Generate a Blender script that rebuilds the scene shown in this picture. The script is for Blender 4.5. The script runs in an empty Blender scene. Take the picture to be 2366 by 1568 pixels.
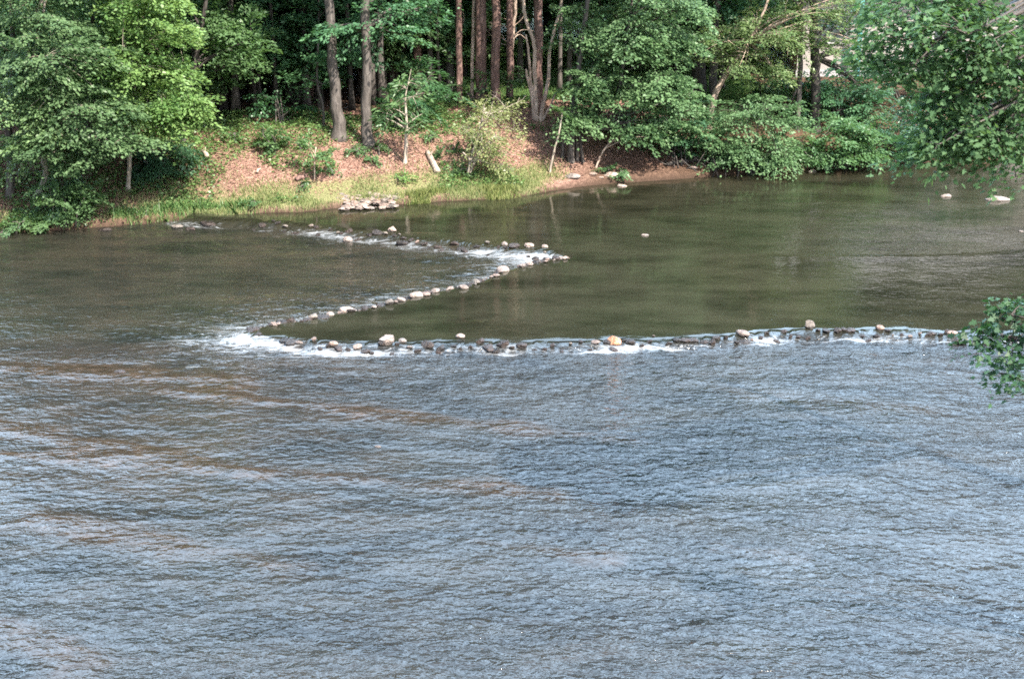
import bpy, math, random
import numpy as np
from mathutils import Vector
R0 = np.random.default_rng(7)
random.seed(7)
scene = bpy.context.scene
COL = scene.collection

# ------------------------------------------------------------------ camera
H, F, CX, CY = 8.0, 3286.0, 1183.0, 784.0        # camera height (m); focal length and centre in photo units
PITCH = math.atan(1084.0 / F)
cam = bpy.data.cameras.new('camera'); cam.lens = 50.0; cam.sensor_width = 36.0
cam.clip_start = 0.1; cam.clip_end = 3000
camo = bpy.data.objects.new('camera', cam); COL.objects.link(camo)
camo.location = (0, 0, H); camo.rotation_euler = (math.pi / 2 - PITCH, 0, 0)
scene.camera = camo
# ------------------------------------------------------------------ sky, sun, exposure
SUN = Vector((0.56, -0.70, 1.05)).normalized()
w = bpy.data.worlds.new('World'); scene.world = w; w.use_nodes = True
sky = w.node_tree.nodes.new('ShaderNodeTexSky'); sky.sky_type = 'NISHITA'; sky.sun_disc = False
sky.sun_elevation = math.asin(SUN.z); sky.sun_rotation = math.atan2(SUN.x, SUN.y)
sky.air_density = 1.0; sky.dust_density = 2.5; sky.ozone_density = 1.0
bg = w.node_tree.nodes['Background']; bg.inputs[1].default_value = 0.15
def wn(kind, **kw):
    n = w.node_tree.nodes.new(kind)
    for a, b in kw.items(): setattr(n, a, b)
    return n
WL = w.node_tree.links.new
wc = wn('ShaderNodeTexCoord'); wm = wn('ShaderNodeMapping'); wm.inputs['Scale'].default_value = (1.0, 1.0, 2.2); WL(wc.outputs['Generated'], wm.inputs[0])
wno = wn('ShaderNodeTexNoise'); wno.inputs['Scale'].default_value = 2.6; wno.inputs['Detail'].default_value = 5; wno.inputs['Roughness'].default_value = 0.55; WL(wm.outputs[0], wno.inputs['Vector'])
wsx = wn('ShaderNodeSeparateXYZ'); WL(wc.outputs['Generated'], wsx.inputs[0])
wmr = wn('ShaderNodeMapRange'); wmr.inputs[1].default_value = -0.1; wmr.inputs[2].default_value = 0.6; wmr.inputs[3].default_value = -0.30; wmr.inputs[4].default_value = 0.24; WL(wsx.outputs[1], wmr.inputs[0])
wad = wn('ShaderNodeMath', operation='ADD'); WL(wno.outputs[0], wad.inputs[0]); WL(wmr.outputs[0], wad.inputs[1])
wra = wn('ShaderNodeValToRGB'); wra.color_ramp.elements[0].position = 0.42; wra.color_ramp.elements[1].position = 0.74; WL(wad.outputs[0], wra.inputs[0])
wmx = wn('ShaderNodeMix', data_type='RGBA'); WL(wra.outputs[0], wmx.inputs[0]); WL(sky.outputs[0], wmx.inputs[6]); wmx.inputs[7].default_value = (15.5, 21.8, 29, 1)   # unseen cloud brightness added beyond the far bank for the river to reflect
WL(wmx.outputs[2], bg.inputs[0])
sl = bpy.data.lights.new('sun', 'SUN'); sl.energy = 5.0; sl.angle = math.radians(0.55); sl.color = (1.0, 0.92, 0.80)
so = bpy.data.objects.new('sun', sl); COL.objects.link(so)
so.rotation_euler = SUN.to_track_quat('Z', 'Y').to_euler(); so.location = (20, -20, 40)
scene.view_settings.view_transform = 'Standard'; scene.view_settings.look = 'None'
scene.view_settings.gamma = 1.0; scene.view_settings.exposure = 1.5
scene.render.engine = 'CYCLES'
cy = scene.cycles; cy.max_bounces = 6; cy.diffuse_bounces = 3; cy.glossy_bounces = 3; cy.transmission_bounces = 3
cy.sample_clamp_indirect = 4.0; cy.caustics_reflective = False; cy.caustics_refractive = False
cy.use_denoising = False; cy.denoising_input_passes = 'RGB_ALBEDO_NORMAL'; cy.pixel_filter_type = 'BLACKMAN_HARRIS'; cy.filter_width = 1.7

# ------------------------------------------------------------------ where a photo point lies in the world
SN, CS = math.sin(PITCH), math.cos(PITCH)
def ray(x, y):
    u = (x - CX) / F; v = -(y - CY) / F
    return np.array([u, CS + v * SN, -SN + v * CS])
def at(x, y, z=0.0):
    d = ray(x, y); t = (z - H) / d[2]
    return np.array([d[0] * t, d[1] * t, z])
def atY(x, y, Y):
    d = ray(x, y); t = Y / d[1]
    return np.array([d[0] * t, Y, H + d[2] * t])
def mpp(x, y, Y):                                   # metres per photo unit at that depth
    return Y / ray(x, y)[1] / F

# ------------------------------------------------------------------ small numeric helpers
_T = np.random.default_rng(3).random((8, 256, 256))
def vnoise(x, y, s=0):
    x = np.asarray(x, float); y = np.asarray(y, float)
    xi = np.floor(x).astype(int); yi = np.floor(y).astype(int); fx = x - xi; fy = y - yi
    fx = fx * fx * (3 - 2 * fx); fy = fy * fy * (3 - 2 * fy); t = _T[s % 8]
    a = t[xi & 255, yi & 255]; b = t[(xi + 1) & 255, yi & 255]; c = t[xi & 255, (yi + 1) & 255]; d = t[(xi + 1) & 255, (yi + 1) & 255]
    return (a * (1 - fx) + b * fx) * (1 - fy) + (c * (1 - fx) + d * fx) * fy
def fbm(x, y, o=3, s=0):
    r = 0; a = 0.5
    for k in range(o): r = r + a * vnoise(x * 2 ** k + 17.3 * k, y * 2 ** k + 5.1 * k, s + k); a *= 0.5
    return r / (1 - 0.5 ** o)
def sstep(a, b, x):
    t = np.clip((x - a) / (b - a), 0, 1); return t * t * (3 - 2 * t)
def polydist(px, py, pts, closed):
    pts = np.asarray(pts, float); n = len(pts); best = np.full(px.shape, 1e9)
    for i in range(n if closed else n - 1):
        a = pts[i]; b = pts[(i + 1) % n]; ab = b - a; L = ab @ ab + 1e-12
        t = np.clip(((px - a[0]) * ab[0] + (py - a[1]) * ab[1]) / L, 0, 1)
        best = np.minimum(best, (px - a[0] - t * ab[0]) ** 2 + (py - a[1] - t * ab[1]) ** 2)
    return np.sqrt(best)
def inside(px, py, pts):
    r = np.zeros(px.shape, bool); n = len(pts)
    for i in range(n):
        x0, y0 = pts[i]; x1, y1 = pts[(i + 1) % n]
        if y0 == y1: continue
        c = ((y0 > py) != (y1 > py)) & (px < (x1 - x0) * (py - y0) / (y1 - y0) + x0)
        r ^= c
    return r
def catmull(p, k=6):
    p = np.asarray(p, float); out = []
    q = np.vstack([2 * p[0] - p[1], p, 2 * p[-1] - p[-2]])
    for i in range(1, len(q) - 2):
        for t in np.arange(k) / k:
            out.append(0.5 * (2 * q[i] + (q[i + 1] - q[i - 1]) * t + (2 * q[i - 1] - 5 * q[i] + 4 * q[i + 1] - q[i + 2]) * t * t + (3 * q[i] - q[i - 1] - 3 * q[i + 1] + q[i + 2]) * t ** 3))
    out.append(p[-1]); return np.array(out)

# ------------------------------------------------------------------ the river's outline and the weir's line
POOL = 0.15
SHORE_PX = [(0, 541), (100, 537), (200, 528), (330, 517), (430, 508), (520, 499), (600, 493), (700, 490), (800, 479), (900, 475),
            (1000, 467), (1100, 462), (1200, 455), (1300, 438), (1400, 426), (1500, 419), (1600, 412), (1700, 404), (1800, 397),
            (1900, 392), (2000, 386), (2100, 380), (2200, 373), (2366, 366)]
shore = [at(x, y, 0.0 if x < 520 else POOL)[:2] for x, y in SHORE_PX]
shore = [np.array(p) for p in ((-90, 10), (-45, 22), (-20, 28.5))] + shore + [np.array(p) for p in ((26, 50), (45, 58), (90, 75))]
RIVER = np.vstack([catmull(shore, 4), [(90, 52), (45, 40), (24, 33), (17, 28), (12.5, 20), (9.6, 14), (7, 9), (3, 6.2), (-6, 5.5), (-20, 5), (-45, 0), (-90, -14)]])
ARM1 = [(430, 503), (520, 509), (590, 512), (650, 517), (730, 525), (800, 533), (860, 541), (905, 543), (960, 553), (1040, 560), (1100, 568), (1160, 573), (1220, 577), (1270, 581), (1300, 590), (1313, 598)]
ARM2 = [(1313, 598), (1250, 608), (1200, 619), (1160, 630), (1130, 643), (1100, 656), (1060, 669), (1000, 679), (950, 690), (900, 705), (850, 716), (800, 725), (750, 736), (700, 744), (640, 752), (600, 761), (570, 771)]
ARM3 = [(570, 771), (610, 779), (660, 783), (720, 794), (780, 797), (850, 797), (900, 796), (960, 794), (1060, 791), (1150, 793), (1230, 793), (1320, 792), (1420, 789), (1500, 787), (1600, 782), (1700, 775), (1780, 769), (1865, 766), (1950, 767), (2030, 766), (2120, 769), (2200, 773), (2280, 773), (2400, 770)]
W1, W2, W3 = [np.array([at(x, y, 0.11)[:2] for x, y in A]) for A in (ARM1, ARM2, ARM3)]
W3 = np.vstack([W3, [(17.5, 26.2)]])
WEIR = np.vstack([W1, W2[1:], W3[1:]])
POOLPOLY = np.vstack([[(-9.5, 75), (-8.5, 40)], WEIR, [(95, 26), (95, 100)]])

def weir_sd(x, y):                                   # metres upstream of the crest (negative: downstream)
    d = polydist(x, y, WEIR, False)
    return np.where(inside(x, y, POOLPOLY), d, -d)
def level(x, y):
    return POOL * sstep(-0.75, 0.12, weir_sd(x, y))
PD = np.array([-6, -2, -0.35, 0, 0.12, 0.8, 1.6, 2.6, 4.0, 5.4, 8, 60, 600])
PH = np.array([-0.9, -0.6, -0.3, -0.03, 0.13, 0.27, 0.58, 0.98, 1.42, 1.52, 1.45, 1.7, 6])
def shore_d(x, y):                                   # metres inland of the waterline (negative: in the river)
    d = polydist(x, y, RIVER, True)
    return np.where(inside(x, y, RIVER), -d, d)
def ground_from(x, y, d):
    far = y > 12
    dd = d + 0.22 * (fbm(x * 0.9, y * 0.9, 3, 1) - 0.5) * sstep(-0.5, 1.5, d)
    # the slope is gentler where the red bank lies back behind the reeds
    h = np.interp(dd, PD, PH)
    wl = np.where(d > -3, POOL * sstep(-7.5, -5.5, x) * np.clip(1 - d / 6, 0, 1), 0)
    h = h + np.where(d > -0.6, wl, 0) * far
    h = h + 0.16 * (fbm(x * 0.5, y * 0.5, 4, 2) - 0.5) * sstep(0.3, 2.5, d) + 0.06 * (fbm(x * 2.2, y * 2.2, 3, 4) - 0.5) * sstep(0, 0.6, d)
    near = np.interp(d, [-6, -1, 0, 1, 4, 9, 40], [-0.9, -0.4, 0, 0.5, 1.6, 2.2, 3.5])
    return np.where(far | (d < 0), h, near)
def ground(x, y):
    x = np.atleast_1d(np.asarray(x, float)); y = np.atleast_1d(np.asarray(y, float))
    return ground_from(x, y, shore_d(x, y))
def gz(x, y): return float(ground(x, y)[0])
def hit(px, py):                                     # where the sight line through a photo point meets the ground
    d = ray(px, py); Y = np.arange(26, 75, 0.04)
    X = d[0] * Y / d[1]; Z = H + d[2] * Y / d[1]; g = ground(X, Y); lv = 0.0
    k = np.argmax(Z <= np.maximum(g, lv)); return np.array([X[k], Y[k], g[k]])

# ------------------------------------------------------------------ materials
def lin(r, g, b):
    f = lambda c: (c / 255 / 12.92) if c / 255 <= 0.04045 else ((c / 255 + 0.055) / 1.055) ** 2.4
    return (f(r), f(g), f(b), 1)
class NT:
    def __init__(s, name):
        s.m = bpy.data.materials.new(name); s.m.use_nodes = True; s.t = s.m.node_tree
        s.p = s.t.nodes['Principled BSDF']; s.out = s.t.nodes['Material Output']
    def n(s, kind, **kw):
        n = s.t.nodes.new(kind)
        for k, v in kw.items():
            if k in n.inputs: s.put(n.inputs[k], v)
            else: setattr(n, k, v)
        return n
    def put(s, sock, v):
        if hasattr(v, 'is_linked') or isinstance(v, bpy.types.NodeSocket): s.t.links.new(v, sock)
        else: sock.default_value = v
    def coord(s, scale=(1, 1, 1), rot=(0, 0, 0), kind='Object'):
        c = s.n('ShaderNodeTexCoord'); m = s.n('ShaderNodeMapping'); s.t.links.new(c.outputs[kind], m.inputs[0])
        m.inputs['Scale'].default_value = scale; m.inputs['Rotation'].default_value = rot; return m.outputs[0]
    def noise(s, vec, scale, detail=3, rough=0.55, dist=0.0):
        n = s.n('ShaderNodeTexNoise'); s.t.links.new(vec, n.inputs['Vector']); n.inputs['Scale'].default_value = scale
        n.inputs['Detail'].default_value = detail; n.inputs['Roughness'].default_value = rough; n.inputs['Distortion'].default_value = dist
        return n.outputs[0]
    def ramp(s, fac, stops):
        r = s.n('ShaderNodeValToRGB'); s.put(r.inputs[0], fac); e = r.color_ramp.elements
        while len(e) < len(stops): e.new(0.5)
        for i, (p, c) in enumerate(stops): e[i].position = p; e[i].color = c if len(c) == 4 else (*c, 1)
        return r.outputs[0]
    def mix(s, fac, a, b):
        m = s.n('ShaderNodeMix', data_type='RGBA'); s.put(m.inputs[0], fac); s.put(m.inputs[6], a); s.put(m.inputs[7], b); return m.outputs[2]
    def math(s, op, a, b=0.0, c=None):
        m = s.n('ShaderNodeMath', operation=op); s.put(m.inputs[0], a); s.put(m.inputs[1], b)
        if c is not None: s.put(m.inputs[2], c)
        return m.outputs[0]
    def attr(s, name):
        a = s.n('ShaderNodeAttribute', attribute_name=name); return a.outputs['Fac']
    def bump(s, h, dist=1.0, strength=1.0):
        b = s.n('ShaderNodeBump'); s.put(b.inputs['Height'], h); b.inputs['Distance'].default_value = dist; b.inputs['Strength'].default_value = strength
        s.t.links.new(b.outputs[0], s.p.inputs['Normal']); return b
def c3(*c): return (*c, 1)

def leaf_mat(name, dark, light, glow, trans=0.38, rough=0.42, spec=0.5):
    k = NT(name); r = k.attr('rnd')
    col = k.mix(r, c3(*dark), c3(*light))
    oi = k.n('ShaderNodeObjectInfo')
    hs = k.n('ShaderNodeHueSaturation'); k.put(hs.inputs['Color'], col)
    k.put(hs.inputs['Value'], k.math('MULTIPLY_ADD', oi.outputs['Random'], 0.3, 0.85))
    k.put(hs.inputs['Hue'], k.math('MULTIPLY_ADD', oi.outputs['Random'], 0.02, 0.49))
    k.put(k.p.inputs['Base Color'], hs.outputs[0]); k.p.inputs['Roughness'].default_value = rough
    k.p.inputs['Specular IOR Level'].default_value = spec
    tr = k.n('ShaderNodeBsdfTranslucent'); k.put(tr.inputs[0], k.mix(r, c3(*[x * 0.75 for x in glow]), c3(*glow)))
    mx = k.n('ShaderNodeMixShader'); mx.inputs[0].default_value = trans
    k.t.links.new(k.p.outputs[0], mx.inputs[1]); k.t.links.new(tr.outputs[0], mx.inputs[2]); k.t.links.new(mx.outputs[0], k.out.inputs[0])
    return k.m
def bark_mat(name, a, b, c, scale=1.0, bump=0.02, rough=0.85):
    k = NT(name); v = k.coord((7 * scale, 7 * scale, 1.5 * scale)); n = k.noise(v, 2.2, 5, 0.65, 0.4)
    v2 = k.coord((1, 1, 0.5)); n2 = k.noise(v2, 1.6, 3)
    col = k.ramp(n, [(0.32, a), (0.52, b), (0.7, c)])
    col = k.mix(k.ramp(n2, [(0.4, (0, 0, 0)), (0.7, (0.55, 0.55, 0.55))]), col, c3(*[x * 0.6 for x in b]))
    k.put(k.p.inputs['Base Color'], col); k.p.inputs['Roughness'].default_value = rough; k.bump(n, bump * 1.5)
    return k.m
M = {}
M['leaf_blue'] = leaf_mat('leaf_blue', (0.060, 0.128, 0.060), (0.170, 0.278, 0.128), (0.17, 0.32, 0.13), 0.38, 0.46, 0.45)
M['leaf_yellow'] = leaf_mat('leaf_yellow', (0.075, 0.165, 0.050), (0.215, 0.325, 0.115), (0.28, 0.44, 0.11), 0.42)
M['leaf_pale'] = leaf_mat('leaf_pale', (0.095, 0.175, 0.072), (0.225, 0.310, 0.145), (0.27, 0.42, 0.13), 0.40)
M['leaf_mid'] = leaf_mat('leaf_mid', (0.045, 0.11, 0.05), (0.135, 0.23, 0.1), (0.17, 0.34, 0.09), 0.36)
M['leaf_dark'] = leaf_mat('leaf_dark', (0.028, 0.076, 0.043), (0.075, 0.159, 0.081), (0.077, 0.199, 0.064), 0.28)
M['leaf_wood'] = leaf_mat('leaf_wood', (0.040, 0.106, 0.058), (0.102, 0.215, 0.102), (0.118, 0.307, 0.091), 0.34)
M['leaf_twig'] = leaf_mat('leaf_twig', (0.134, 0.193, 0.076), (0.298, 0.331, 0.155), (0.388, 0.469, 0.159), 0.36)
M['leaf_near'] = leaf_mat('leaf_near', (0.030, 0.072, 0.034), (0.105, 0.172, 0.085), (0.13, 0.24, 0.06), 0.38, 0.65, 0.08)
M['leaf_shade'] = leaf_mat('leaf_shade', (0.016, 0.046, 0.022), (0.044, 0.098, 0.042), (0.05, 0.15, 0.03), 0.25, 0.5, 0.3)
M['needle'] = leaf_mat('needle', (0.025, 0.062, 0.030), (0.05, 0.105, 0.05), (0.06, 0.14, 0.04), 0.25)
M['grass'] = leaf_mat('grass', (0.11, 0.165, 0.050), (0.34, 0.345, 0.17), (0.28, 0.34, 0.12), 0.38, 0.5)
M['reed'] = leaf_mat('reed', (0.11, 0.175, 0.045), (0.36, 0.38, 0.16), (0.30, 0.38, 0.10), 0.40, 0.5)
M['cover'] = leaf_mat('cover', (0.055, 0.12, 0.043), (0.165, 0.265, 0.09), (0.19, 0.36, 0.085), 0.36)
M['litter'] = leaf_mat('litter', (0.21, 0.115, 0.088), (0.42, 0.26, 0.205), (0.3, 0.14, 0.08), 0.1, 0.7, 0.3)
M['bark_oak'] = bark_mat('bark_grey', (0.034, 0.029, 0.026), (0.088, 0.076, 0.069), (0.165, 0.147, 0.135))
M['bark_pine'] = bark_mat('bark_pine', (0.055, 0.030, 0.026), (0.175, 0.105, 0.090), (0.33, 0.215, 0.19), 0.8, 0.03)
M['bark_pale'] = bark_mat('bark_pale', (0.16, 0.13, 0.10), (0.34, 0.29, 0.24), (0.50, 0.45, 0.38), 1.2, 0.008)
M['bark_white'] = bark_mat('bark_white', (0.36, 0.31, 0.26), (0.55, 0.49, 0.43), (0.68, 0.62, 0.56), 1.2, 0.006)
M['bark_birch'] = bark_mat('bark_tan', (0.20, 0.135, 0.10), (0.42, 0.32, 0.26), (0.58, 0.48, 0.40), 1.0, 0.01)
M['bark_dark'] = bark_mat('bark_dark', (0.018, 0.015, 0.014), (0.050, 0.042, 0.037), (0.09, 0.078, 0.07))
M['wood_dry'] = bark_mat('wood_dry', (0.15, 0.11, 0.085), (0.36, 0.29, 0.24), (0.56, 0.48, 0.41), 1.3, 0.01)

def stone_mat(name, a, b, c, rough=0.75, wet=False):
    k = NT(name); v = k.coord(); n = k.noise(v, 3.2, 5, 0.62); n2 = k.noise(v, 14, 3, 0.6)
    oi = k.n('ShaderNodeObjectInfo')
    col = k.ramp(n, [(0.3, a), (0.5, b), (0.68, c)])
    col = k.mix(k.math('MULTIPLY', n2, 0.45), col, c3(*[x * 0.45 for x in b]))
    hs = k.n('ShaderNodeHueSaturation'); k.put(hs.inputs['Color'], col)
    k.put(hs.inputs['Value'], k.math('MULTIPLY_ADD', oi.outputs['Random'], 0.5, 0.75))
    k.put(hs.inputs['Saturation'], k.math('MULTIPLY_ADD', oi.outputs['Random'], 0.5, 0.7))
    gc = k.n('ShaderNodeTexCoord'); sx = k.n('ShaderNodeSeparateXYZ'); k.t.links.new(gc.outputs['Generated'], sx.inputs[0])
    wetf = k.ramp(k.math('ADD', sx.outputs[2], k.math('MULTIPLY', k.math('SUBTRACT', n, 0.5), 0.35)), [(0.46, (1, 1, 1)), (0.56, (0, 0, 0))])    # dark wet foot of the stone
    k.put(k.p.inputs['Base Color'], k.mix(k.math('MULTIPLY', wetf, 0.8 if name != 'stone_wet' else 0.0), hs.outputs[0], c3(*[x * 0.18 for x in b])))
    k.put(k.p.inputs['Roughness'], k.math('MULTIPLY_ADD', wetf, -0.4 if rough > 0.6 else 0.0, rough))
    k.bump(k.math('ADD', n, k.math('MULTIPLY', n2, 0.35)), 0.05); return k.m
M['stone_pale'] = stone_mat('stone_pale', (0.17, 0.13, 0.11), (0.32, 0.255, 0.222), (0.46, 0.39, 0.35))
M['stone_tan'] = stone_mat('stone_tan', (0.12, 0.085, 0.07), (0.26, 0.19, 0.16), (0.40, 0.32, 0.28))
M['stone_wet'] = stone_mat('stone_wet', (0.012, 0.009, 0.008), (0.034, 0.024, 0.020), (0.075, 0.052, 0.043), 0.42)
M['stone_grey'] = stone_mat('stone_grey', (0.10, 0.085, 0.075), (0.20, 0.17, 0.145), (0.32, 0.28, 0.25))
M['stone_orange'] = stone_mat('stone_orange', (0.30, 0.12, 0.06), (0.52, 0.23, 0.12), (0.62, 0.42, 0.32), 0.5)

# ground: leaf litter, grass near the water, bare wet edge
k = NT('ground'); v = k.coord(); n1 = k.noise(v, 1.3, 5, 0.6); n2 = k.noise(v, 11, 5, 0.7); n3 = k.noise(v, 34, 3, 0.7); g = k.attr('grass'); e = k.attr('edge'); sh = k.attr('soil_shade')
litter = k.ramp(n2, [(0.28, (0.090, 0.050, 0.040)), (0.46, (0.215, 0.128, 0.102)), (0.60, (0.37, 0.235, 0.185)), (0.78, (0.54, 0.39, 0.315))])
duff_shade = k.ramp(n2, [(0.3, (0.045, 0.028, 0.02)), (0.55, (0.11, 0.068, 0.046)), (0.8, (0.20, 0.13, 0.09))])
litter = k.mix(sh, litter, duff_shade)  # dark forest floor; on the left bank it stands in for cast shade
turf = k.ramp(n3, [(0.3, (0.10, 0.115, 0.045)), (0.55, (0.22, 0.22, 0.105)), (0.75, (0.38, 0.34, 0.21))])
gm = k.math('ADD', g, k.math('MULTIPLY', k.math('SUBTRACT', n1, 0.5), 1.1)); gm = k.ramp(gm, [(0.38, (0, 0, 0)), (0.62, (1, 1, 1))])
col = k.mix(gm, litter, turf); col = k.mix(e, col, c3(0.055, 0.036, 0.026))
k.put(k.p.inputs['Base Color'], col); k.p.inputs['Roughness'].default_value = 0.95; k.p.inputs['Specular IOR Level'].default_value = 0.15
k.bump(k.math('ADD', n2, k.math('MULTIPLY', n3, 0.5)), 0.07); M['ground'] = k.m

# water
k = NT('river_water'); rip = k.attr('ripple'); foam = k.attr('foam'); bed = k.attr('bed')
va = k.coord((0.85, 1.25, 1.0), (0, 0, 0.10)); vb = k.coord((0.7, 1.2, 1), (0, 0, -0.18)); vc = k.coord((0.35, 1.3, 1), (0, 0, 0.05))
h1 = k.noise(va, 6.4, 3, 0.55, 0.35); h2 = k.noise(vb, 1.7, 2, 0.5, 0.25); h3 = k.noise(vb, 13.0, 2, 0.5)
hh = k.math('MULTIPLY', h1, 0.050); hh = k.math('MULTIPLY_ADD', h2, 0.085, hh); hh = k.math('MULTIPLY_ADD', h3, 0.010, hh)
hh = k.math('MULTIPLY', k.math('MULTIPLY', hh, 1.05), rip)
k.bump(hh, 1.0)
bn = k.noise(k.coord((0.5, 1.1, 1), (0, 0, 0.35)), 1.1, 5, 0.62); bn2 = k.noise(k.coord((0.8, 1.6, 1)), 4.5, 4, 0.65)
olive = k.ramp(bn, [(0.35, (0.011, 0.0115, 0.007)), (0.6, (0.025, 0.0245, 0.0155))])
brown = k.ramp(bn2, [(0.3, (0.016, 0.012, 0.009)), (0.55, (0.036, 0.025, 0.018)), (0.75, (0.068, 0.046, 0.034))])
olive = k.mix(k.attr('deep'), k.ramp(bn, [(0.35, (0.013, 0.014, 0.015)), (0.6, (0.026, 0.026, 0.025))]), olive)
bm = k.ramp(k.math('ADD', bed, k.math('MULTIPLY', k.math('SUBTRACT', bn, 0.5), 0.9)), [(0.25, (0, 0, 0)), (0.85, (1, 1, 1))])
col = k.mix(bm, olive, brown)
fn = k.noise(k.coord((0.8, 1.5, 1)), 6.5, 6, 0.78, 0.8); fn2 = k.noise(k.coord((0.22, 2.6, 1)), 4.0, 5, 0.75, 0.3)
ff = k.math('ADD', foam, k.math('MULTIPLY', k.math('SUBTRACT', k.math('MAXIMUM', fn, fn2), 0.56), 2.6)); 
ff = k.math('MULTIPLY', k.ramp(ff, [(0.36, (0, 0, 0)), (0.95, (1, 1, 1))]), k.ramp(foam, [(0.02, (0, 0, 0)), (0.22, (1, 1, 1))]))
col = k.mix(ff, col, c3(0.36, 0.385, 0.41))
k.put(k.p.inputs['Base Color'], col); k.put(k.p.inputs['Roughness'], k.math('MULTIPLY_ADD', ff, 0.5, k.math('MULTIPLY_ADD', k.attr('deep'), -0.07, 0.10))); k.p.inputs['IOR'].default_value = 1.333
M['water'] = k.m

# ------------------------------------------------------------------ mesh building
def mesh_from(name, V, loops, sizes, mat, face_rnd=None, smooth=False, vattr=None):
    me = bpy.data.meshes.new(name); V = np.ascontiguousarray(V, np.float32)
    me.vertices.add(len(V)); me.vertices.foreach_set('co', V.ravel())
    loops = np.asarray(loops, np.int32).ravel(); sizes = np.asarray(sizes, np.int32)
    me.loops.add(len(loops)); me.loops.foreach_set('vertex_index', loops)
    me.polygons.add(len(sizes)); st = np.concatenate([[0], np.cumsum(sizes)[:-1]]).astype(np.int32)
    me.polygons.foreach_set('loop_start', st)
    if smooth: me.polygons.foreach_set('use_smooth', np.ones(len(sizes), bool))
    if face_rnd is not None:
        a = me.attributes.new('rnd', 'FLOAT', 'FACE'); a.data.foreach_set('value', np.asarray(face_rnd, np.float32))
    for kk, vv in (vattr or {}).items():
        a = me.attributes.new(kk, 'FLOAT', 'POINT'); a.data.foreach_set('value', np.asarray(vv, np.float32))
    me.update(calc_edges=True); me.validate(); me.materials.append(mat); return me
def link(name, me, parent=None, loc=(0, 0, 0)):
    o = bpy.data.objects.new(name, me); COL.objects.link(o); o.location = loc
    if parent is not None: o.parent = parent
    return o
def tag(o, label, cat, group=None, kind=None):
    if label: o['label'] = label
    if cat: o['category'] = cat
    if group: o['group'] = group
    if kind: o['kind'] = kind
    return o
def empty(name, loc): return link(name, None, None, tuple(loc))
def copy_tree(o, parent=None):
    c = o.copy(); COL.objects.link(c)
    if parent is not None: c.parent = parent
    for ch in list(o.children): copy_tree(ch, c)
    return c

class Wood:                                           # tapered tubes collected into one mesh
    def __init__(s): s.V = []; s.L = []; s.S = []; s.n = 0
    def tube(s, pts, rad, seg=6, cap=True, flare=0.0, rough=0.0):
        pts = np.asarray(pts, float); rad = np.asarray(rad, float); m = len(pts)
        tan = np.gradient(pts, axis=0); tan /= np.linalg.norm(tan, axis=1, keepdims=True) + 1e-9
        ref = np.array([0.31, 0.17, 0.93]) if abs(tan[0][2]) < 0.8 else np.array([0.95, 0.3, 0.05])
        a = np.cross(tan, ref); a /= np.linalg.norm(a, axis=1, keepdims=True) + 1e-9; b = np.cross(tan, a)
        th = np.arange(seg) / seg * 2 * math.pi
        rr = rad[:, None] * (1 + rough * (R0.random((m, seg)) - 0.5))
        if flare: rr[0] *= 1 + flare * (0.6 + 0.8 * R0.random(seg)); rr[1] *= 1 + flare * 0.25
        V = pts[:, None, :] + rr[..., None] * (np.cos(th)[None, :, None] * a[:, None, :] + np.sin(th)[None, :, None] * b[:, None, :])
        s.V.append(V.reshape(-1, 3)); i = np.arange(m - 1)[:, None] * seg; j = np.arange(seg)[None, :]; j2 = (j + 1) % seg
        q = np.stack([i + j, i + j2, i + seg + j2, i + seg + j], -1).reshape(-1) + s.n
        s.L.append(q); s.S.append(np.full((m - 1) * seg, 4))
        if cap:
            s.L.append(np.arange(seg)[::-1] + s.n); s.S.append(np.array([seg])); s.L.append(np.arange(seg) + s.n + (m - 1) * seg); s.S.append(np.array([seg]))
        s.n += m * seg
    def mesh(s, name, mat): return mesh_from(name, np.vstack(s.V), np.concatenate(s.L), np.concatenate(s.S), mat, smooth=True)

T_DIAMOND = np.array([(0, 0), (0.42, 0.5), (1, 0), (0.42, -0.5)])
T_OVAL = np.array([(0, 0), (0.25, 0.42), (0.62, 0.42), (1, 0), (0.62, -0.42), (0.25, -0.42)])
T_LOBED = np.array([(0, 0), (-0.10, 0.34), (0.20, 0.30), (0.30, 0.62), (0.52, 0.26), (0.72, 0.28), (1, 0), (0.72, -0.28), (0.52, -0.26), (0.30, -0.62), (0.20, -0.30), (-0.10, -0.34)])
T_NEEDLE = np.array([(0, -0.5), (0, 0.5), (1, 0.0)])
def norm(a): return a / (np.linalg.norm(a, axis=-1, keepdims=True) + 1e-9)
def leaves_mesh(name, C, A, N, size, aspect, T, mat, rnd, fold=0.18):
    A = norm(A); N = N - (N * A).sum(1, keepdims=True) * A; N = norm(N); B = np.cross(N, A); k = len(T); n = len(C)
    size = np.asarray(size)[:, None, None]
    P = C[:, None, :] + size * (T[None, :, 0, None] * A[:, None, :] + aspect * T[None, :, 1, None] * B[:, None, :] + fold * np.abs(T[None, :, 1, None]) * N[:, None, :])
    return mesh_from(name, P.reshape(-1, 3), np.arange(n * k), np.full(n, k), mat, rnd)

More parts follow.
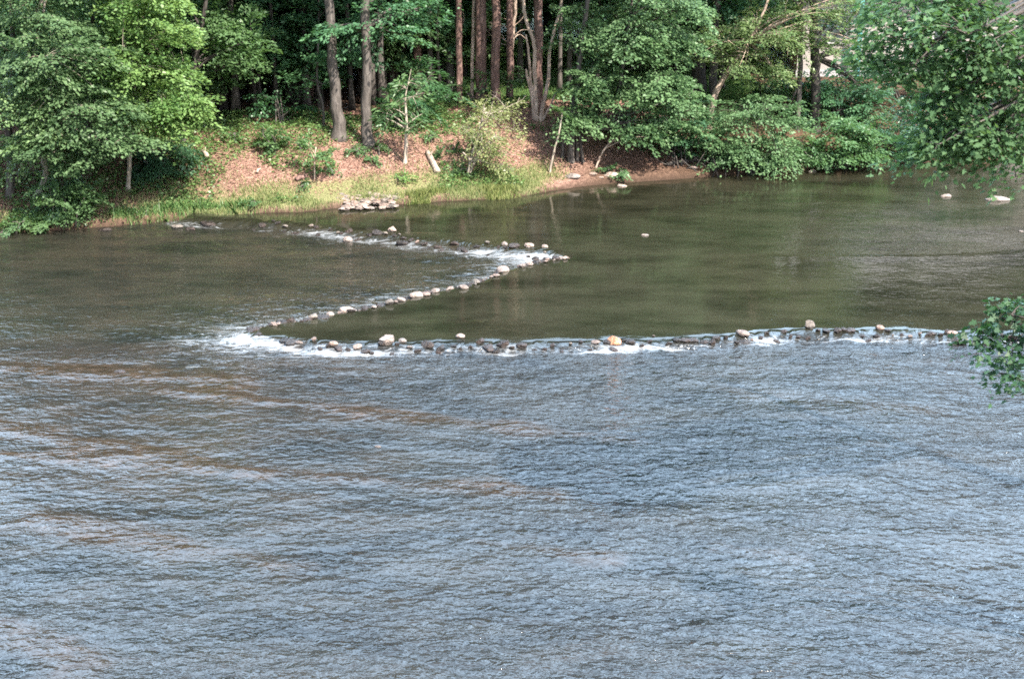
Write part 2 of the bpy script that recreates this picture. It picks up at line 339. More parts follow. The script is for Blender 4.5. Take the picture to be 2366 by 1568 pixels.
def build_tree(name, label, cat, stems, ells, leaf, wood, foliage, group=None, seed=1, parts=('trunk', 'crown'), mains=None, limb_r=0.35, twig=0.006, lsize=0.11, lper=80, sprayR=0.5, T=T_DIAMOND, aspect=0.62, lo=0.25, seg=9, droop=0.25, flat=0.07, jitter=0.45, bare=0, flare=0.5, rise=0.5, clump=True):
    """stems: lists of (x, y, z, radius) in the world; ells: (cx, cy, cz, rx, ry, rz, sprays) in the world."""
    rg = np.random.default_rng(seed); base = np.array(stems[0][0][:3], float)
    if clump: sprayR *= 1.3; lper = int(lper * 1.85); lsize *= 0.89; jitter *= 0.8; flat *= 0.8
    root = empty(name, base); tag(root, label, cat, group)
    W = Wood(); SP = []
    for st in stems:
        st = np.array(st, float); p = catmull(st, 5) if len(st) > 2 else np.array([st[0] + (st[1] - st[0]) * t for t in np.linspace(0, 1, 7)])
        p[1:-1, :2] += rg.normal(0, 0.12, (len(p) - 2, 2)) * p[1:-1, 3:4]
        W.tube(p[:, :3] - base, np.maximum(p[:, 3], 0.004), seg, True, flare, 0.12); SP.append(p)
    P = np.vstack(SP)
    if ells is not None:
        Cc, Oo = [], []
        for (cx, cy_, cz, rx, ry, rz, n) in ells:
            if clump: n = max(3, int(n * 0.58))
            d = norm(rg.normal(size=(n, 3))); r = np.where(rg.random(n) < 0.75, rg.uniform(0.65, 1.15, n), rg.random(n) ** 0.5)
            t = np.array([cx, cy_, cz]) + d * r[:, None] * np.array([rx, ry, rz])
            zlo, zhi = P[:, 2].min(), P[:, 2].max()
            m = max(2, int(round(n ** 0.5 * 1.1))) if mains is None else mains; idx = rg.permutation(n)[:m]; br = []
            for i in idx:
                hd = np.linalg.norm(P[:, :2] - t[i, :2], axis=1)
                want = np.clip(t[i, 2] - rise * hd, zlo + lo * (zhi - zlo), zhi)
                j = np.argmin(np.abs(P[:, 2] - want) + 0.25 * hd); s0 = P[j]
                L = np.linalg.norm(t[i] - s0[:3]); c = (s0[:3] * 0.45 + t[i] * 0.55) + np.array([0, 0, 0.14 * L]) + rg.normal(0, 0.06 * L, 3)
                u = np.linspace(0, 1, 7)[:, None]; q = (1 - u) ** 2 * s0[:3] + 2 * u * (1 - u) * c + u * u * t[i]
                r0 = max(min(s0[3] * 0.6, limb_r * s0[3] + 0.01 + 0.006 * L), twig * 1.5)
                W.tube(q - base, np.linspace(r0, twig, 7), 5, False); br.append((q, np.linspace(r0, twig, 7)))
            Q = np.vstack([b[0][2:] for b in br]); QR = np.concatenate([b[1][2:] for b in br])
            sel = set(idx.tolist())
            for i in range(n):
                if i in sel: o = t[i] - P[np.argmin(np.linalg.norm(P[:, :3] - t[i], axis=1)), :3]
                else:
                    dd = np.linalg.norm(Q - t[i], axis=1) + 0.5 * np.maximum(0, Q[:, 2] - t[i, 2]); j = np.argmin(dd); s0 = Q[j]; o = t[i] - s0
                    L = np.linalg.norm(o); c = s0 * 0.5 + t[i] * 0.5 + np.array([0, 0, 0.12 * L]); u = np.linspace(0, 1, 5)[:, None]
                    W.tube((1 - u) ** 2 * s0 + 2 * u * (1 - u) * c + u * u * t[i] - base, np.linspace(min(QR[j], twig * 2), twig * 0.7, 5), 3, False)
                o = o * np.array([1, 1, 0.35]); Cc.append(t[i]); Oo.append(norm(o + rg.normal(0, 0.05, 3)))
                for b in range(bare):
                    e = t[i] + norm(rg.normal(size=3) * np.array([1, 1, 0.5]) + norm(o)) * rg.uniform(0.4, 1.0) * sprayR
                    mid = (t[i] + e) / 2 + rg.normal(0, 0.05, 3); W.tube(np.array([t[i], mid, e]) - base, [twig * 0.8, twig * 0.6, twig * 0.4], 3, False)
        if leaf:
            Cc = np.array(Cc); Oo = np.array(Oo); ns = len(Cc); n = ns * lper; si = np.repeat(np.arange(ns), lper)
            Rs = sprayR * rg.uniform(0.65, 1.3, ns)[si]
            o = Oo[si]; v = norm(np.cross(o, np.array([0, 0, 1.0]))); up = np.cross(v, o) 
            a = rg.uniform(-0.75, 1.05, n) * Rs; b = rg.normal(0, 0.36, n) * Rs * (1.05 - 0.45 * a / (Rs * 1.05))
            tilt = rg.normal(0, 0.28, ns)[si]
            pos = Cc[si] + o * a[:, None] + v * b[:, None]
            pos[:, 2] += -droop * (np.maximum(a, 0) ** 2 + b ** 2) / Rs + rg.normal(0, flat, n) * Rs + tilt * b
            A = o + v * (np.sign(b) * rg.uniform(0.2, 1.1, n))[:, None] + rg.normal(0, 0.25, (n, 3)); A[:, 2] -= 0.30
            N = np.array([0, 0, 1.0]) + rg.normal(0, jitter, (n, 3)) + o * 0.25
            sz = lsize * rg.uniform(0.6, 1.25, n); rn = np.clip(0.55 * rg.random(ns)[si] + 0.45 * rg.random(n), 0, 1)
            link(parts[1], leaves_mesh(parts[1], pos - base, A, N, sz, aspect, T, foliage, rn), root)
    link(parts[0], W.mesh(parts[0], wood), root)
    return root

# ------------------------------------------------------------------ the setting: ground and river
def axis(*segs):
    out = []
    for a, b, st in segs: out.append(np.arange(a, b, st))
    return np.concatenate(out + [[segs[-1][1]]])
def grid_mesh(name, xs, ys, zf, mat, attrs):
    X, Y = np.meshgrid(xs, ys); x = X.ravel(); y = Y.ravel(); z, at_ = zf(x, y); nx, ny = len(xs), len(ys)
    i = (np.arange(ny - 1)[:, None] * nx + np.arange(nx - 1)[None, :]).ravel()
    q = np.stack([i, i + 1, i + nx + 1, i + nx], -1)
    return mesh_from(name, np.stack([x, y, z], -1), q.ravel(), np.full(len(q), 4), mat, smooth=True, vattr=at_)
def gf(x, y):
    d = shore_d(x, y); z = ground_from(x, y, d)
    px = x / np.maximum(y, 5) * 1.0
    gr = 0.75 * np.exp(-((d - 0.7) / 0.95) ** 2) * sstep(-9.5, -6.5, x) * (1 - sstep(0.6, 1.6, x))
    gr = gr + 0.40 * np.exp(-((d - 0.9) / 1.2) ** 2) * (1 - sstep(-9, -6.5, x))
    gr = gr + 0.95 * sstep(41.5, 44, y) * sstep(-3.5, -1, x) * (1 - sstep(6, 9, x)) + 0.25 * np.exp(-((d - 4.0) / 0.9) ** 2) * (1 - sstep(-1, 1, x)) + 0.7 * (y < 12)
    ed = np.exp(-((d - 0.02) / 0.10) ** 2) + (d < 0)
    soil_shade = sstep(4.6, 6.2, d) * 0.9 + 0.55 * (1 - sstep(-8.5, -6.0, x)) + 1.0 * sstep(4.2, 5.6, x) + 0.85 * sstep(1.2, 2.4, x) * sstep(1.6, 0.7, d)  # real dark earth, except the left bank term: tree shade put into colour
    return z, {'grass': np.clip(gr, 0, 1), 'edge': np.clip(ed, 0, 1), 'soil_shade': np.clip(soil_shade, 0, 1)}
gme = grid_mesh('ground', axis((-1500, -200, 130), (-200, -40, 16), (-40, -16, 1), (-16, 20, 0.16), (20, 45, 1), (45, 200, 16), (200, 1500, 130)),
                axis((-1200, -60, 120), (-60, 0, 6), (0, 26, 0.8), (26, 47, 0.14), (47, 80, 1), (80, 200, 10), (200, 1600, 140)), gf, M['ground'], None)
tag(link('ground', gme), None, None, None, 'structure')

LEDGES = [((-5.6, 21.6), (1.5, 19.6), 0.35, 0.8), ((-9, 20.5), (-3.5, 18.2), 0.35, 0.9), ((-7.5, 19.0), (0.6, 17.6), 0.3, 0.8), ((-6.2, 16.8), (-2.6, 15.4), 0.4, 0.6), ((-9, 22.8), (-4.5, 22.0), 0.5, 0.8),
          ((-0.5, 16.2), (1.2, 15.7), 0.22, 0.7), ((2.6, 15.9), (3.6, 15.7), 0.2, 0.5), ((3.2, 21.5), (6.5, 20.8), 0.4, 0.4), ((-6.0, 14.2), (-4.6, 13.3), 0.5, 0.8), ((0.2, 20.0), (2.5, 19.2), 0.35, 0.5)]
def wf(x, y):
    sd = weir_sd(x, y); wob = 0.22 * (fbm(x * 1.7, y * 1.7, 3, 3) - 0.5)
    s = sd + wob
    z = POOL * sstep(-0.30, 0.08, s)
    lee = sstep(-0.08, -0.25, s) * sstep(-3.2, -0.7, s)
    face = sstep(-0.5, -0.18, s) * sstep(0.25, -0.1, s)
    z = z + 0.07 * (fbm(x * 4.2, y * 6.0, 3, 5) - 0.5) * lee + 0.09 * (fbm(x * 3.4, y * 5, 3, 6) - 0.5) * face
    down = (s < 0)
    d3 = polydist(x, y, W3, False); d2 = polydist(x, y, W2, False); d1 = polydist(x, y, W1, False)
    near = sstep(24.9, 23.6, y - 0.02 * x)
    run = np.exp(-np.abs(s) / 0.34)
    foam = down * sstep(0.04, -0.16, s) * (sstep(-5.3, -2.2, x) * 0.62 * np.exp(-((d3 - 0.22) / 0.13) ** 2) * (0.46 + 0.62 * sstep(0.25, 0.75, vnoise(x * 1.1, y * 0.5, 2))) + 0.68 * np.exp(-((d1 - 0.32) / 0.30) ** 2) * (0.28 + 1.0 * vnoise(x * 0.8, y * 0.3, 1)) + 0.36 * np.exp(-d2 / 0.5))
    tip = at(575, 785, 0.0); foam = foam + down * 0.19 * np.exp(-(((x - tip[0] - 0.1) / 1.2) ** 2 + ((y - tip[1] + 0.15) / 0.36) ** 2)) * (0.3 + 0.9 * vnoise(x * 1.6, y * 2.6, 6))
    apx = W2[0]; foam = foam + down * 0.16 * np.exp(-(((x - apx[0] + 0.9) / 0.9) ** 2 + ((y - apx[1] - 0.05) / 0.28) ** 2))
    tail = down * (0.32 * np.exp(-d2 / 2.4) + 0.14 * np.exp(-d3 / 2.4)) * (x < 20)
    foam = np.clip(foam + tail, 0, 1)
    pool = np.where(s > -0.05, 1.0, 0.0)
    rip = 0.030 + 0.03 * fbm(x * 0.15, y * 0.3, 2, 2)
    rip_up = rip + 0.13 * sstep(0.55, 0.8, vnoise(x * 0.13 + 3, y * 0.9, 2)) + 0.10 * sstep(2.0, 9, x) * vnoise(x * 0.25, y * 0.8, 4)
    rip_dn = 0.46 + 0.42 * np.exp(-np.abs(s) / 2.2) + 0.3 * (vnoise(x * 0.22, y * 0.5, 1) - 0.5)
    rip_ne = 1.0 + 0.75 * (vnoise(x * 0.16 + 0.1 * y, y * 0.9, 5) - 0.5) + 0.5 * (fbm(x * 0.35 + 0.2 * y, y * 0.45, 3, 6) - 0.5) + 0.35 * (vnoise(x * 0.7, y * 1.6, 3) - 0.5) - 0.50 * sstep(1.5, -5, x) * sstep(12.5, 17, y)
    r = np.where(s > 0, rip_up, rip_dn * (1 - near) + rip_ne * near); r = r * sstep(0.0, 0.5, np.abs(s) + 0.25)
    # broad swell in the fast reach below the weir
    z = z + near * down * 0.020 * (fbm(x * 1.6, y * 2.6, 3, 7) - 0.5)
    bed = 0.16 + 0.14 * (1 - near) * down + 0.34 * sstep(0, -5, x) * near * sstep(14, 18, y) + 0.06 * (s > 0) * np.exp(-((y - 33) / 4.0) ** 2) - 0.14 * (s > 0)
    for (a, b, wd, am) in LEDGES:
        dl = polydist(x, y, np.array([a, b]), False) * 1.5 + 0.8 * (fbm(x * 1.1, y * 1.1, 3, 2) - 0.5)
        bed = bed + 0.75 * am * np.exp(-(dl / wd) ** 2) * (0.4 + 0.9 * fbm(x * 0.9, y * 1.4, 3, 1)); z = z + 0.030 * am * np.exp(-(dl / (wd * 0.7)) ** 2) * (0.5 + vnoise(x * 1.3, y * 1.3, 3)); r = r - 0.25 * am * np.exp(-(dl / wd) ** 2)
    return z, {'deep': np.clip(sstep(-0.3, 0.3, s) + 0.6 * (1 - near), 0, 1), 'foam': foam, 'ripple': np.maximum(np.clip(r, 0.03, 2), 0.50 * near * down), 'bed': np.clip(bed, 0, 1.2)}
wme = grid_mesh('river_water', axis((-90, -20, 5), (-20, -10, 0.25), (-10, 14, 0.07), (14, 20, 0.25), (20, 90, 5)),
                axis((-14, 8, 1), (8, 23.4, 0.09), (23.4, 36, 0.06), (36, 48, 0.2), (48, 75, 3)), wf, M['water'], None)
tag(link('river_water', wme), None, None, None, 'structure')
def wz(x, y):
    z, _ = wf(np.array([x]), np.array([y])); return float(z[0])

# ------------------------------------------------------------------ stones
import bmesh
def stone_mesh(seed, kind):
    rg = np.random.default_rng(seed); bm = bmesh.new(); bmesh.ops.create_icosphere(bm, subdivisions=3, radius=0.5)
    planes = [(norm(rg.normal(size=3) * np.array([1, 1, 0.8])), rg.uniform(0.22, 0.40) if kind == 'angular' else rg.uniform(0.30, 0.44)) for _ in range(11 if kind == 'angular' else 7)]
    ph = rg.uniform(0, 6, 6)
    for v in bm.verts:
        p = np.array(v.co)
        for nrm, dd in planes:
            e = p @ nrm - dd
            if e > 0: p = p - nrm * e * (0.97 if kind == 'angular' else 0.75)
        n = 0.05 * math.sin(6 * p[0] + ph[0]) * math.sin(5 * p[1] + ph[1]) + 0.03 * math.sin(13 * p[2] + ph[2]) * math.sin(11 * p[0] + ph[3]) + 0.03 * math.sin(17 * p[1] + ph[4]) * math.sin(15 * p[2] + ph[5]) + 0.022 * rg.normal()
        v.co = Vector(p * (1 + n))
    me = bpy.data.meshes.new('stone'); bm.to_mesh(me); bm.free()
    for p in me.polygons: p.use_smooth = kind != 'angular'
    return me
VAR = {k_: [stone_mesh(s + 40 * (k_ == 'angular'), k_) for s in range(6)] for k_ in ('round', 'angular')}
SM = {}
def stone(name, label, cat, loc, size, mat, kind='round', rotz=None, tilt=0.15, group=None, v=None):
    i = random.randrange(6) if v is None else v; key = (kind, i, mat)
    if key not in SM:
        me = VAR[kind][i].copy(); me.materials.append(M[mat]); SM[key] = me
    o = link(name, SM[key], None, loc); o.scale = size
    o.rotation_euler = (random.uniform(-tilt, tilt), random.uniform(-tilt, tilt), random.uniform(0, 6.28) if rotz is None else rotz)
    return tag(o, label, cat, group)
def px_stone(px, py, wpx, label, mat='stone_pale', kind='round', hgt=0.6, z=None, name='boulder', cat='boulder', dep=0.75, rotz=None, lift=0.12, v=None):
    """px, py: where its middle shows; wpx: how wide"""
    p = at(px, py, 0.11); lv = wz(p[0], p[1]) if z is None else z
    wd = wpx * 0.80 * mpp(px, py, p[1]); hh = wd * hgt
    return stone(name, label, cat, (p[0], p[1], max(lv, 0.0) + lift * 0.8 * hh), (wd * 1.12, wd * dep, hh * 1.5), mat, kind, random.uniform(-0.3, 0.3) if rotz is None else rotz, 0.1, None, v)
px_stone(896, 794, 56, 'largest pale rounded boulder on the near arm of the weir, beside a small white one', 'stone_pale', 'angular', hgt=0.44, lift=0.2, v=1)
px_stone(929, 793, 26, 'small white stone touching the largest pale boulder of the near weir arm', hgt=0.5)
px_stone(770, 797, 26, 'tan flat stone at the crest where the near weir arm starts to foam', 'stone_tan', hgt=0.5)
px_stone(1063, 785, 28, 'flat bright white stone resting on top of the near weir arm crest', hgt=0.45, lift=0.35)
px_stone(1418, 790, 42, 'orange angular boulder in the middle of the near weir arm', 'stone_orange', 'angular', hgt=0.72, lift=0.2, v=2)
px_stone(1868, 763, 32, 'grey brown rock standing up alone on the near weir arm', 'stone_grey', 'angular', hgt=0.8, lift=0.25, v=3)
px_stone(1715, 775, 40, 'long low brown wet rock half under the falling water between orange boulder and grey rock', 'stone_tan', hgt=0.4, lift=0.0)
px_stone(2032, 764, 24, 'small tan stone on the near weir arm past the standing grey rock', 'stone_tan', hgt=0.6)
px_stone(2200, 775, 34, 'wide speckled tan stone on the near weir arm by the dark hanging branch', 'stone_tan', hgt=0.4, lift=0.0)
px_stone(1160, 629, 40, 'largest pale stone on the diagonal middle arm of the weir, nearest its bend', hgt=0.5, lift=0.2, v=4)
px_stone(1107, 653, 24, 'dark reddish stone in the gap of the diagonal middle weir arm', 'stone_wet', 'angular', hgt=0.7)
px_stone(963, 688, 40, 'long pinkish stone half way down the diagonal middle weir arm', hgt=0.42)
px_stone(802, 722, 46, 'wide white stone low on the diagonal middle weir arm', hgt=0.42)
px_stone(762, 732, 26, 'rounded pinkish stone just below the wide white one on the diagonal weir arm', hgt=0.6)
px_stone(638, 747, 14, 'small lone pale stone near the pointed end of the diagonal weir arm', hgt=0.8, lift=0.4)
px_stone(1300, 597, 34, 'pink flat stone at the outer bend where two weir arms meet', hgt=0.4)
px_stone(907, 539, 30, 'white angular stone on the far weir arm with a dark shaded face', 'stone_pale', 'angular', hgt=0.55, lift=0.35, v=0)
px_stone(802, 546, 30, 'white stone awash in the rapids of the far weir arm', hgt=0.5, lift=0.3)
px_stone(930, 555, 38, 'low dark grey stone below the white angular one on the far weir arm', 'stone_wet', hgt=0.35, lift=0.2)
px_stone(1165, 571, 18, 'small upright pale stone on the far weir arm', hgt=0.8)
px_stone(1224, 574, 26, 'pale stone with a dark foot on the far weir arm near the bend', hgt=0.5)
px_stone(1258, 575, 20, 'rounded pale stone closest to the bend on the far weir arm', hgt=0.5)
# stones standing alone in the river
for a in [(1490, 548, 20, 'small white stone alone in the middle of the still pool', 'stone_pale'), (1877, 400, 24, 'pale stone in the water below the dense bank shrubs', 'stone_pale'),
          (2186, 458, 30, 'low narrow pale stone in the pool next to the long flat one', 'stone_pale'), (2305, 466, 64, 'long flat pale rock lying in the upper pool', 'stone_pale'),
          (2358, 539, 14, 'tiny pale stone far out in the upper pool below the long flat rock', 'stone_pale'), (1437, 434, 26, 'white flat slab in shallow water off the red bank', 'stone_pale'),
          (408, 515, 36, 'grey rounded rock in shallow water below the shaded bank', 'stone_grey'), (480, 511, 50, 'dark wet rock with a pale top at the head of the far rapids', 'stone_wet'),
          (440, 520, 30, 'flat dark stone between the grey rock and the far rapids', 'stone_wet'), (240, 521, 44, 'dark flat rock under the overhanging grass of the shaded bank', 'stone_wet'),
          (576, 491, 22, 'pale rock at the foot of the green grass clump', 'stone_pale'), (8, 528, 46, 'grey brown rock at the foot of the shaded bank, by the frame-edge tree', 'stone_grey'),
          (275, 847, 34, 'dark reddish flat stone breaking the riffle in open water', 'stone_wet'), (872, 1015, 20, 'small brown stone breaking the surface of the blue riffle', 'stone_tan'),
          (2222, 371, 22, 'pale stone at the shaded far waterline behind the hanging leaves', 'stone_pale')]:
    px_stone(a[0], a[1], a[2], a[3], a[4], name='river_stone', cat='stone', hgt=0.26 if a[2] > 30 else 0.34, lift=0.05 if a[1] < 800 else -0.25, dep=0.6)
for (px, py, wp, lab) in [(1322, 430, 46, 'flat pale slab at the waterline under the red bank'), (1388, 427, 16, 'round pinkish stone at the waterline beside the flat slab'), (1412, 424, 44, 'pale shelving slab at the waterline below small green plants'),
                          (1368, 424, 26, 'low brown stone set in the muddy waterline between two slabs'), (1600, 409, 30, 'thin brown stone on the shaded muddy shore')]:
    px_stone(px, py, wp, lab, 'stone_tan' if 'brown' in lab else 'stone_pale', 'angular', name='shore_stone', cat='stone', hgt=0.34, z=max(POOL, gz(*at(px, py, 0.11)[:2])), dep=0.6, lift=0.35)
# the many small stones of the three arms
def arm_stones(arm, n, s0, s1, labels, group, wetshare, offs):
    seg = np.linalg.norm(np.diff(arm, axis=0), axis=1); cum = np.concatenate([[0], np.cumsum(seg)])
    for i in range(n):
        s = (i + random.uniform(0.15, 0.85)) / n * cum[-1]; j = min(np.searchsorted(cum, s) - 1, len(seg) - 1); j = max(j, 0)
        p = arm[j] + (arm[j + 1] - arm[j]) * (s - cum[j]) / seg[j]; nd = np.array([-(arm[j + 1] - arm[j])[1], (arm[j + 1] - arm[j])[0]]); nd /= np.linalg.norm(nd)
        if weir_sd(np.array([p[0] + nd[0] * 0.3]), np.array([p[1] + nd[1] * 0.3]))[0] > 0: nd = -nd     # nd points downstream
        if abs(p[0]) > 11.2: continue
        wet = random.random() < wetshare; sz = (s0 + (s1 - s0) * random.random() ** 1.6) * (1.0 if wet else 0.68)
        off = random.uniform(*offs) if wet else random.uniform(-0.12, 0.16); q = p + nd * off
        mt = 'stone_wet' if wet else random.choice(['stone_pale', 'stone_tan', 'stone_tan', 'stone_grey'])
        hh = sz * random.uniform(0.5, 0.8); lv = wz(q[0], q[1])
        stone('weir_stone', labels[0] if wet else labels[1], 'stone', (q[0], q[1], lv + (random.uniform(-0.15, 0.12) if wet else random.uniform(0.05, 0.25)) * hh + 0.01), (sz * random.uniform(1.0, 1.5), sz * random.uniform(0.8, 1.1), hh), mt, random.choice(['round', 'angular', 'angular', 'angular']), random.uniform(-0.5, 0.5), 0.3, group + (', wet' if wet else ', dry'))
arm_stones(W1[2:], 46, 0.10, 0.24, ('small dark wet stone in the broken rapids of the far weir arm', 'small pale stone on the crest of the far weir arm'), 'stones of the far weir arm', 0.78, (-0.05, 0.35))
arm_stones(W2, 130, 0.08, 0.26, ('small dark wet stone in the diagonal middle weir arm', 'small pale stone in the row along the diagonal middle weir arm'), 'stones of the middle weir arm', 0.6, (-0.05, 0.30))
arm_stones(W3[2:], 140, 0.09, 0.24, ('small dark wet stone under the falling water of the near weir arm', 'small dry stone poking out of the crest of the near weir arm'), 'stones of the near weir arm', 0.86, (-0.02, 0.24))
# stacked stone pile at the water's edge
for i in range(110):
    u = random.random(); row = random.random()
    px = 765 + 148 * u if row > 0.5 else 790 + 125 * u; py = 480 - 32 * row + 3 * (1 - u)
    p = at(px, py + 2, POOL + 0.02 + 0.18 * row); wd = random.uniform(0.12, 0.27)
    stone('pile_stone', 'flat brown stone in the stacked pile at the grassy waterline', 'stone', (p[0], p[1] + 0.15 * row, POOL + 0.03 + 0.15 * row), (wd * 1.2, wd * 0.9, wd * random.uniform(0.35, 0.55)), random.choice(['stone_tan', 'stone_tan', 'stone_pale', 'stone_pale', 'stone_grey']), 'angular', None, 0.2, 'stones of the stacked pile')

# ------------------------------------------------------------------ trees that stand out
def trunk_px(pts, Y, dY=0.0):                          # pts: (px, py, width in photo units) from the base up; the base on the ground
    out = []
    for i, (x, y, wd) in enumerate(pts):
        yy = Y + dY * i; p = atY(x, y, yy); out.append((p[0], p[1], p[2], wd * mpp(x, y, yy) / 2))
    return out
def ell(px, py, Y, rx, ry, rd, n):
    p = atY(px, py, Y); m = mpp(px, py, Y); return (p[0], Y, p[2], rx * m, rd, ry * m, n)
def based(px, py, pts, extra=0.0):
    b = hit(px, py); st = trunk_px(pts, b[1]); st[0] = (b[0], b[1], b[2] - 0.12, st[0][3]); return st, b
# -- group by the shaded left bank
st, b = based(20, 455, [(20, 455, 20), (24, 400, 18), (20, 300, 15), (30, 150, 12), (20, -150, 8), (10, -270, 4)])
Y = b[1]
build_tree('hornbeam_tree', 'pale yellowish green tree with flat leaf sprays behind the grey brown shore rock', 'tree', [st, [st[1], tuple(np.array(st[1]) + np.array([0.35, 0.1, 0.55, -0.05])), tuple(np.array(st[1]) + np.array([0.42, 0.2, 1.3, -0.06]))]],
           [ell(50, 270, Y - 0.8, 75, 90, 0.9, 44), ell(60, 350, Y - 0.9, 65, 28, 0.6, 16), ell(-120, 150, Y, 140, 220, 1.6, 90), ell(20, -120, Y, 130, 130, 1.5, 70), ell(20, -230, Y, 90, 80, 1.3, 30)],
           True, M['bark_oak'], M['leaf_pale'], seed=11, lsize=0.10, lper=85, sprayR=0.46)
st, b = based(78, 452, [(78, 452, 14), (105, 400, 13), (85, 300, 11), (62, 200, 9), (75, 60, 8), (120, -80, 6), (130, -410, 3)])
Y = b[1]
build_tree('beech_tree', 'blue green tree with layered boughs reaching over the shaded bank', 'tree', [st, trunk_px([(62, 200, 9), (85, 95, 7), (100, 30, 6), (115, -60, 4)], Y - 0.2)],
           [ell(130, 110, Y - 1.0, 130, 110, 1.2, 105), ell(230, 255, Y - 1.2, 95, 32, 0.7, 34), ell(285, 325, Y - 1.4, 55, 15, 0.4, 14), ell(225, 345, Y - 1.3, 45, 22, 0.5, 12), ell(110, 330, Y - 1.2, 75, 40, 0.8, 26), ell(160, 382, Y - 1.3, 38, 9, 0.3, 6), ell(85, 215, Y - 1.1, 90, 50, 0.8, 40), ell(110, -100, Y, 190, 130, 1.8, 100), ell(120, -230, Y, 130, 80, 1.5, 40), ell(120, -370, Y, 120, 80, 1.4, 34)],
           True, M['bark_pale'], M['leaf_blue'], seed=12, lsize=0.115, lper=85, sprayR=0.44)
st, b = based(294, 441, [(294, 441, 11), (299, 370, 10), (303, 310, 9), (312, 180, 8), (318, 0, 7), (320, -200, 5), (320, -390, 3)])
Y = b[1]
build_tree('maple_tree', 'bright yellow green tree with a slim pale trunk rising from the shaded bank', 'tree', [st],
           [ell(335, 95, Y - 0.9, 95, 95, 1.1, 95), ell(410, 235, Y - 1.0, 48, 38, 0.6, 34), ell(385, 285, Y - 1.1, 38, 22, 0.5, 16), ell(430, 258, Y - 1.0, 34, 8, 0.3, 6), ell(300, 210, Y - 0.8, 70, 60, 0.8, 34), ell(320, -40, Y - 0.5, 90, 70, 1.3, 60), ell(320, -200, Y, 120, 110, 1.5, 60), ell(320, -350, Y, 100, 80, 1.3, 34)],
           True, M['bark_pale'], M['leaf_yellow'], seed=13, lsize=0.115, lper=85, sprayR=0.44, droop=0.45, jitter=0.55)
st, b = based(421, 335, [(421, 335, 15), (428, 270, 14), (445, 170, 12), (470, 40, 10), (490, -120, 8), (500, -270, 4)])
Y = b[1]
build_tree('leaning_tree', 'tree with a dark leaning trunk at the bank top beside the yellow green tree', 'tree', [st],
           [ell(555, 100, Y + 0.3, 52, 62, 0.8, 44), ell(470, 60, Y + 0.6, 60, 60, 0.9, 40), ell(445, 195, Y + 0.3, 40, 35, 0.6, 16), ell(480, -120, Y, 130, 100, 1.6, 70), ell(490, -230, Y, 100, 70, 1.2, 30)],
           True, M['bark_dark'], M['leaf_mid'], seed=14, lsize=0.12, lper=80, sprayR=0.45)
st, b = based(200, 400, [(200, 400, 12), (205, 300, 11), (210, 150, 9), (215, -50, 7), (215, -350, 4)])
Y = b[1] + 1.0
build_tree('bank_tree', 'dark green tree filling the gap behind the blue green and yellow green trees', 'tree', [st],
           [ell(215, 150, Y, 100, 70, 1.0, 50), ell(225, 20, Y, 130, 90, 1.3, 60), ell(215, -150, Y, 130, 90, 1.3, 40)], True, M['bark_dark'], M['leaf_mid'], seed=15, lsize=0.12, lper=75, sprayR=0.48)

# -- the two grey trunks on the bank crest
st, b = based(785, 318, [(785, 318, 34), (778, 250, 27), (770, 160, 24), (763, 60, 22), (755, -80, 24), (750, -260, 19), (748, -380, 7)])
Y = b[1]
build_tree('oak_tree', 'tall leaning grey trunked tree on the bank crest beside a straighter grey trunk', 'tree', [st],
           [ell(690, -60, Y + 1, 120, 60, 1.2, 30), ell(750, -320, Y, 200, 90, 2.0, 70), ell(840, -250, Y, 160, 80, 1.6, 40)], True, M['bark_oak'], M['leaf_wood'], seed=16, lsize=0.13, lper=70, sprayR=0.55, seg=14, lo=0.5)
st, b = based(851, 334, [(851, 334, 30), (848, 270, 24), (847, 160, 22), (846, 40, 21), (845, -100, 22), (846, -280, 17), (846, -380, 7)])
Y = b[1]
build_tree('oak_tree', 'straight grey trunk on the bank crest next to the leaning one, with low lit boughs', 'tree', [st],
           [ell(860, 70, Y - 0.2, 100, 22, 0.6, 14), ell(940, 20, Y + 0.4, 90, 40, 0.8, 24), ell(860, -320, Y, 180, 90, 2.0, 60), ell(960, -160, Y + 1, 120, 70, 1.2, 36)], True, M['bark_oak'], M['leaf_wood'], seed=17, lsize=0.13, lper=70, sprayR=0.5, seg=14, lo=0.4)
# -- slim saplings on the bank
st, b = based(748, 292, [(748, 292, 7), (745, 240, 6), (733, 190, 5), (735, 100, 4)])
build_tree('sapling', 'thin bent sapling just behind the leaning grey trunk', 'sapling', [st], [ell(735, 170, b[1], 40, 50, 0.5, 16)], True, M['bark_oak'], M['leaf_wood'], seed=18, lsize=0.12, lper=40, sprayR=0.35, seg=6, parts=('stem', 'foliage'))
st, b = based(935, 378, [(935, 378, 11), (938, 330, 9), (939, 280, 7), (937, 225, 4), (945, 185, 2), (950, 160, 1)])
Y = b[1]
build_tree('magnolia_sapling', 'white stemmed sapling with whorls of long leaves standing below the bank crest', 'sapling', [st],
           [ell(930, 272, Y, 64, 36, 0.6, 20), ell(955, 210, Y, 55, 45, 0.6, 18), ell(905, 250, Y + 0.3, 30, 40, 0.4, 6)], True, M['bark_pale'], M['leaf_mid'], seed=19, clump=False, limb_r=0.12, twig=0.004, lsize=0.17, aspect=0.28, lper=16, sprayR=0.20, droop=0.1, flat=0.3, jitter=0.8, seg=8, parts=('stem', 'foliage'), T=T_OVAL)
st, b = based(726, 415, [(726, 415, 4), (727, 370, 4), (730, 340, 3)])
build_tree('seedling', 'little thin stemmed seedling on the sunny red bank below the leaning trunk', 'seedling', [st], [ell(735, 345, b[1], 38, 28, 0.35, 16)], True, M['bark_birch'], M['leaf_mid'], seed=20, lsize=0.10, lper=28, sprayR=0.20, seg=5, parts=('stem', 'foliage'))
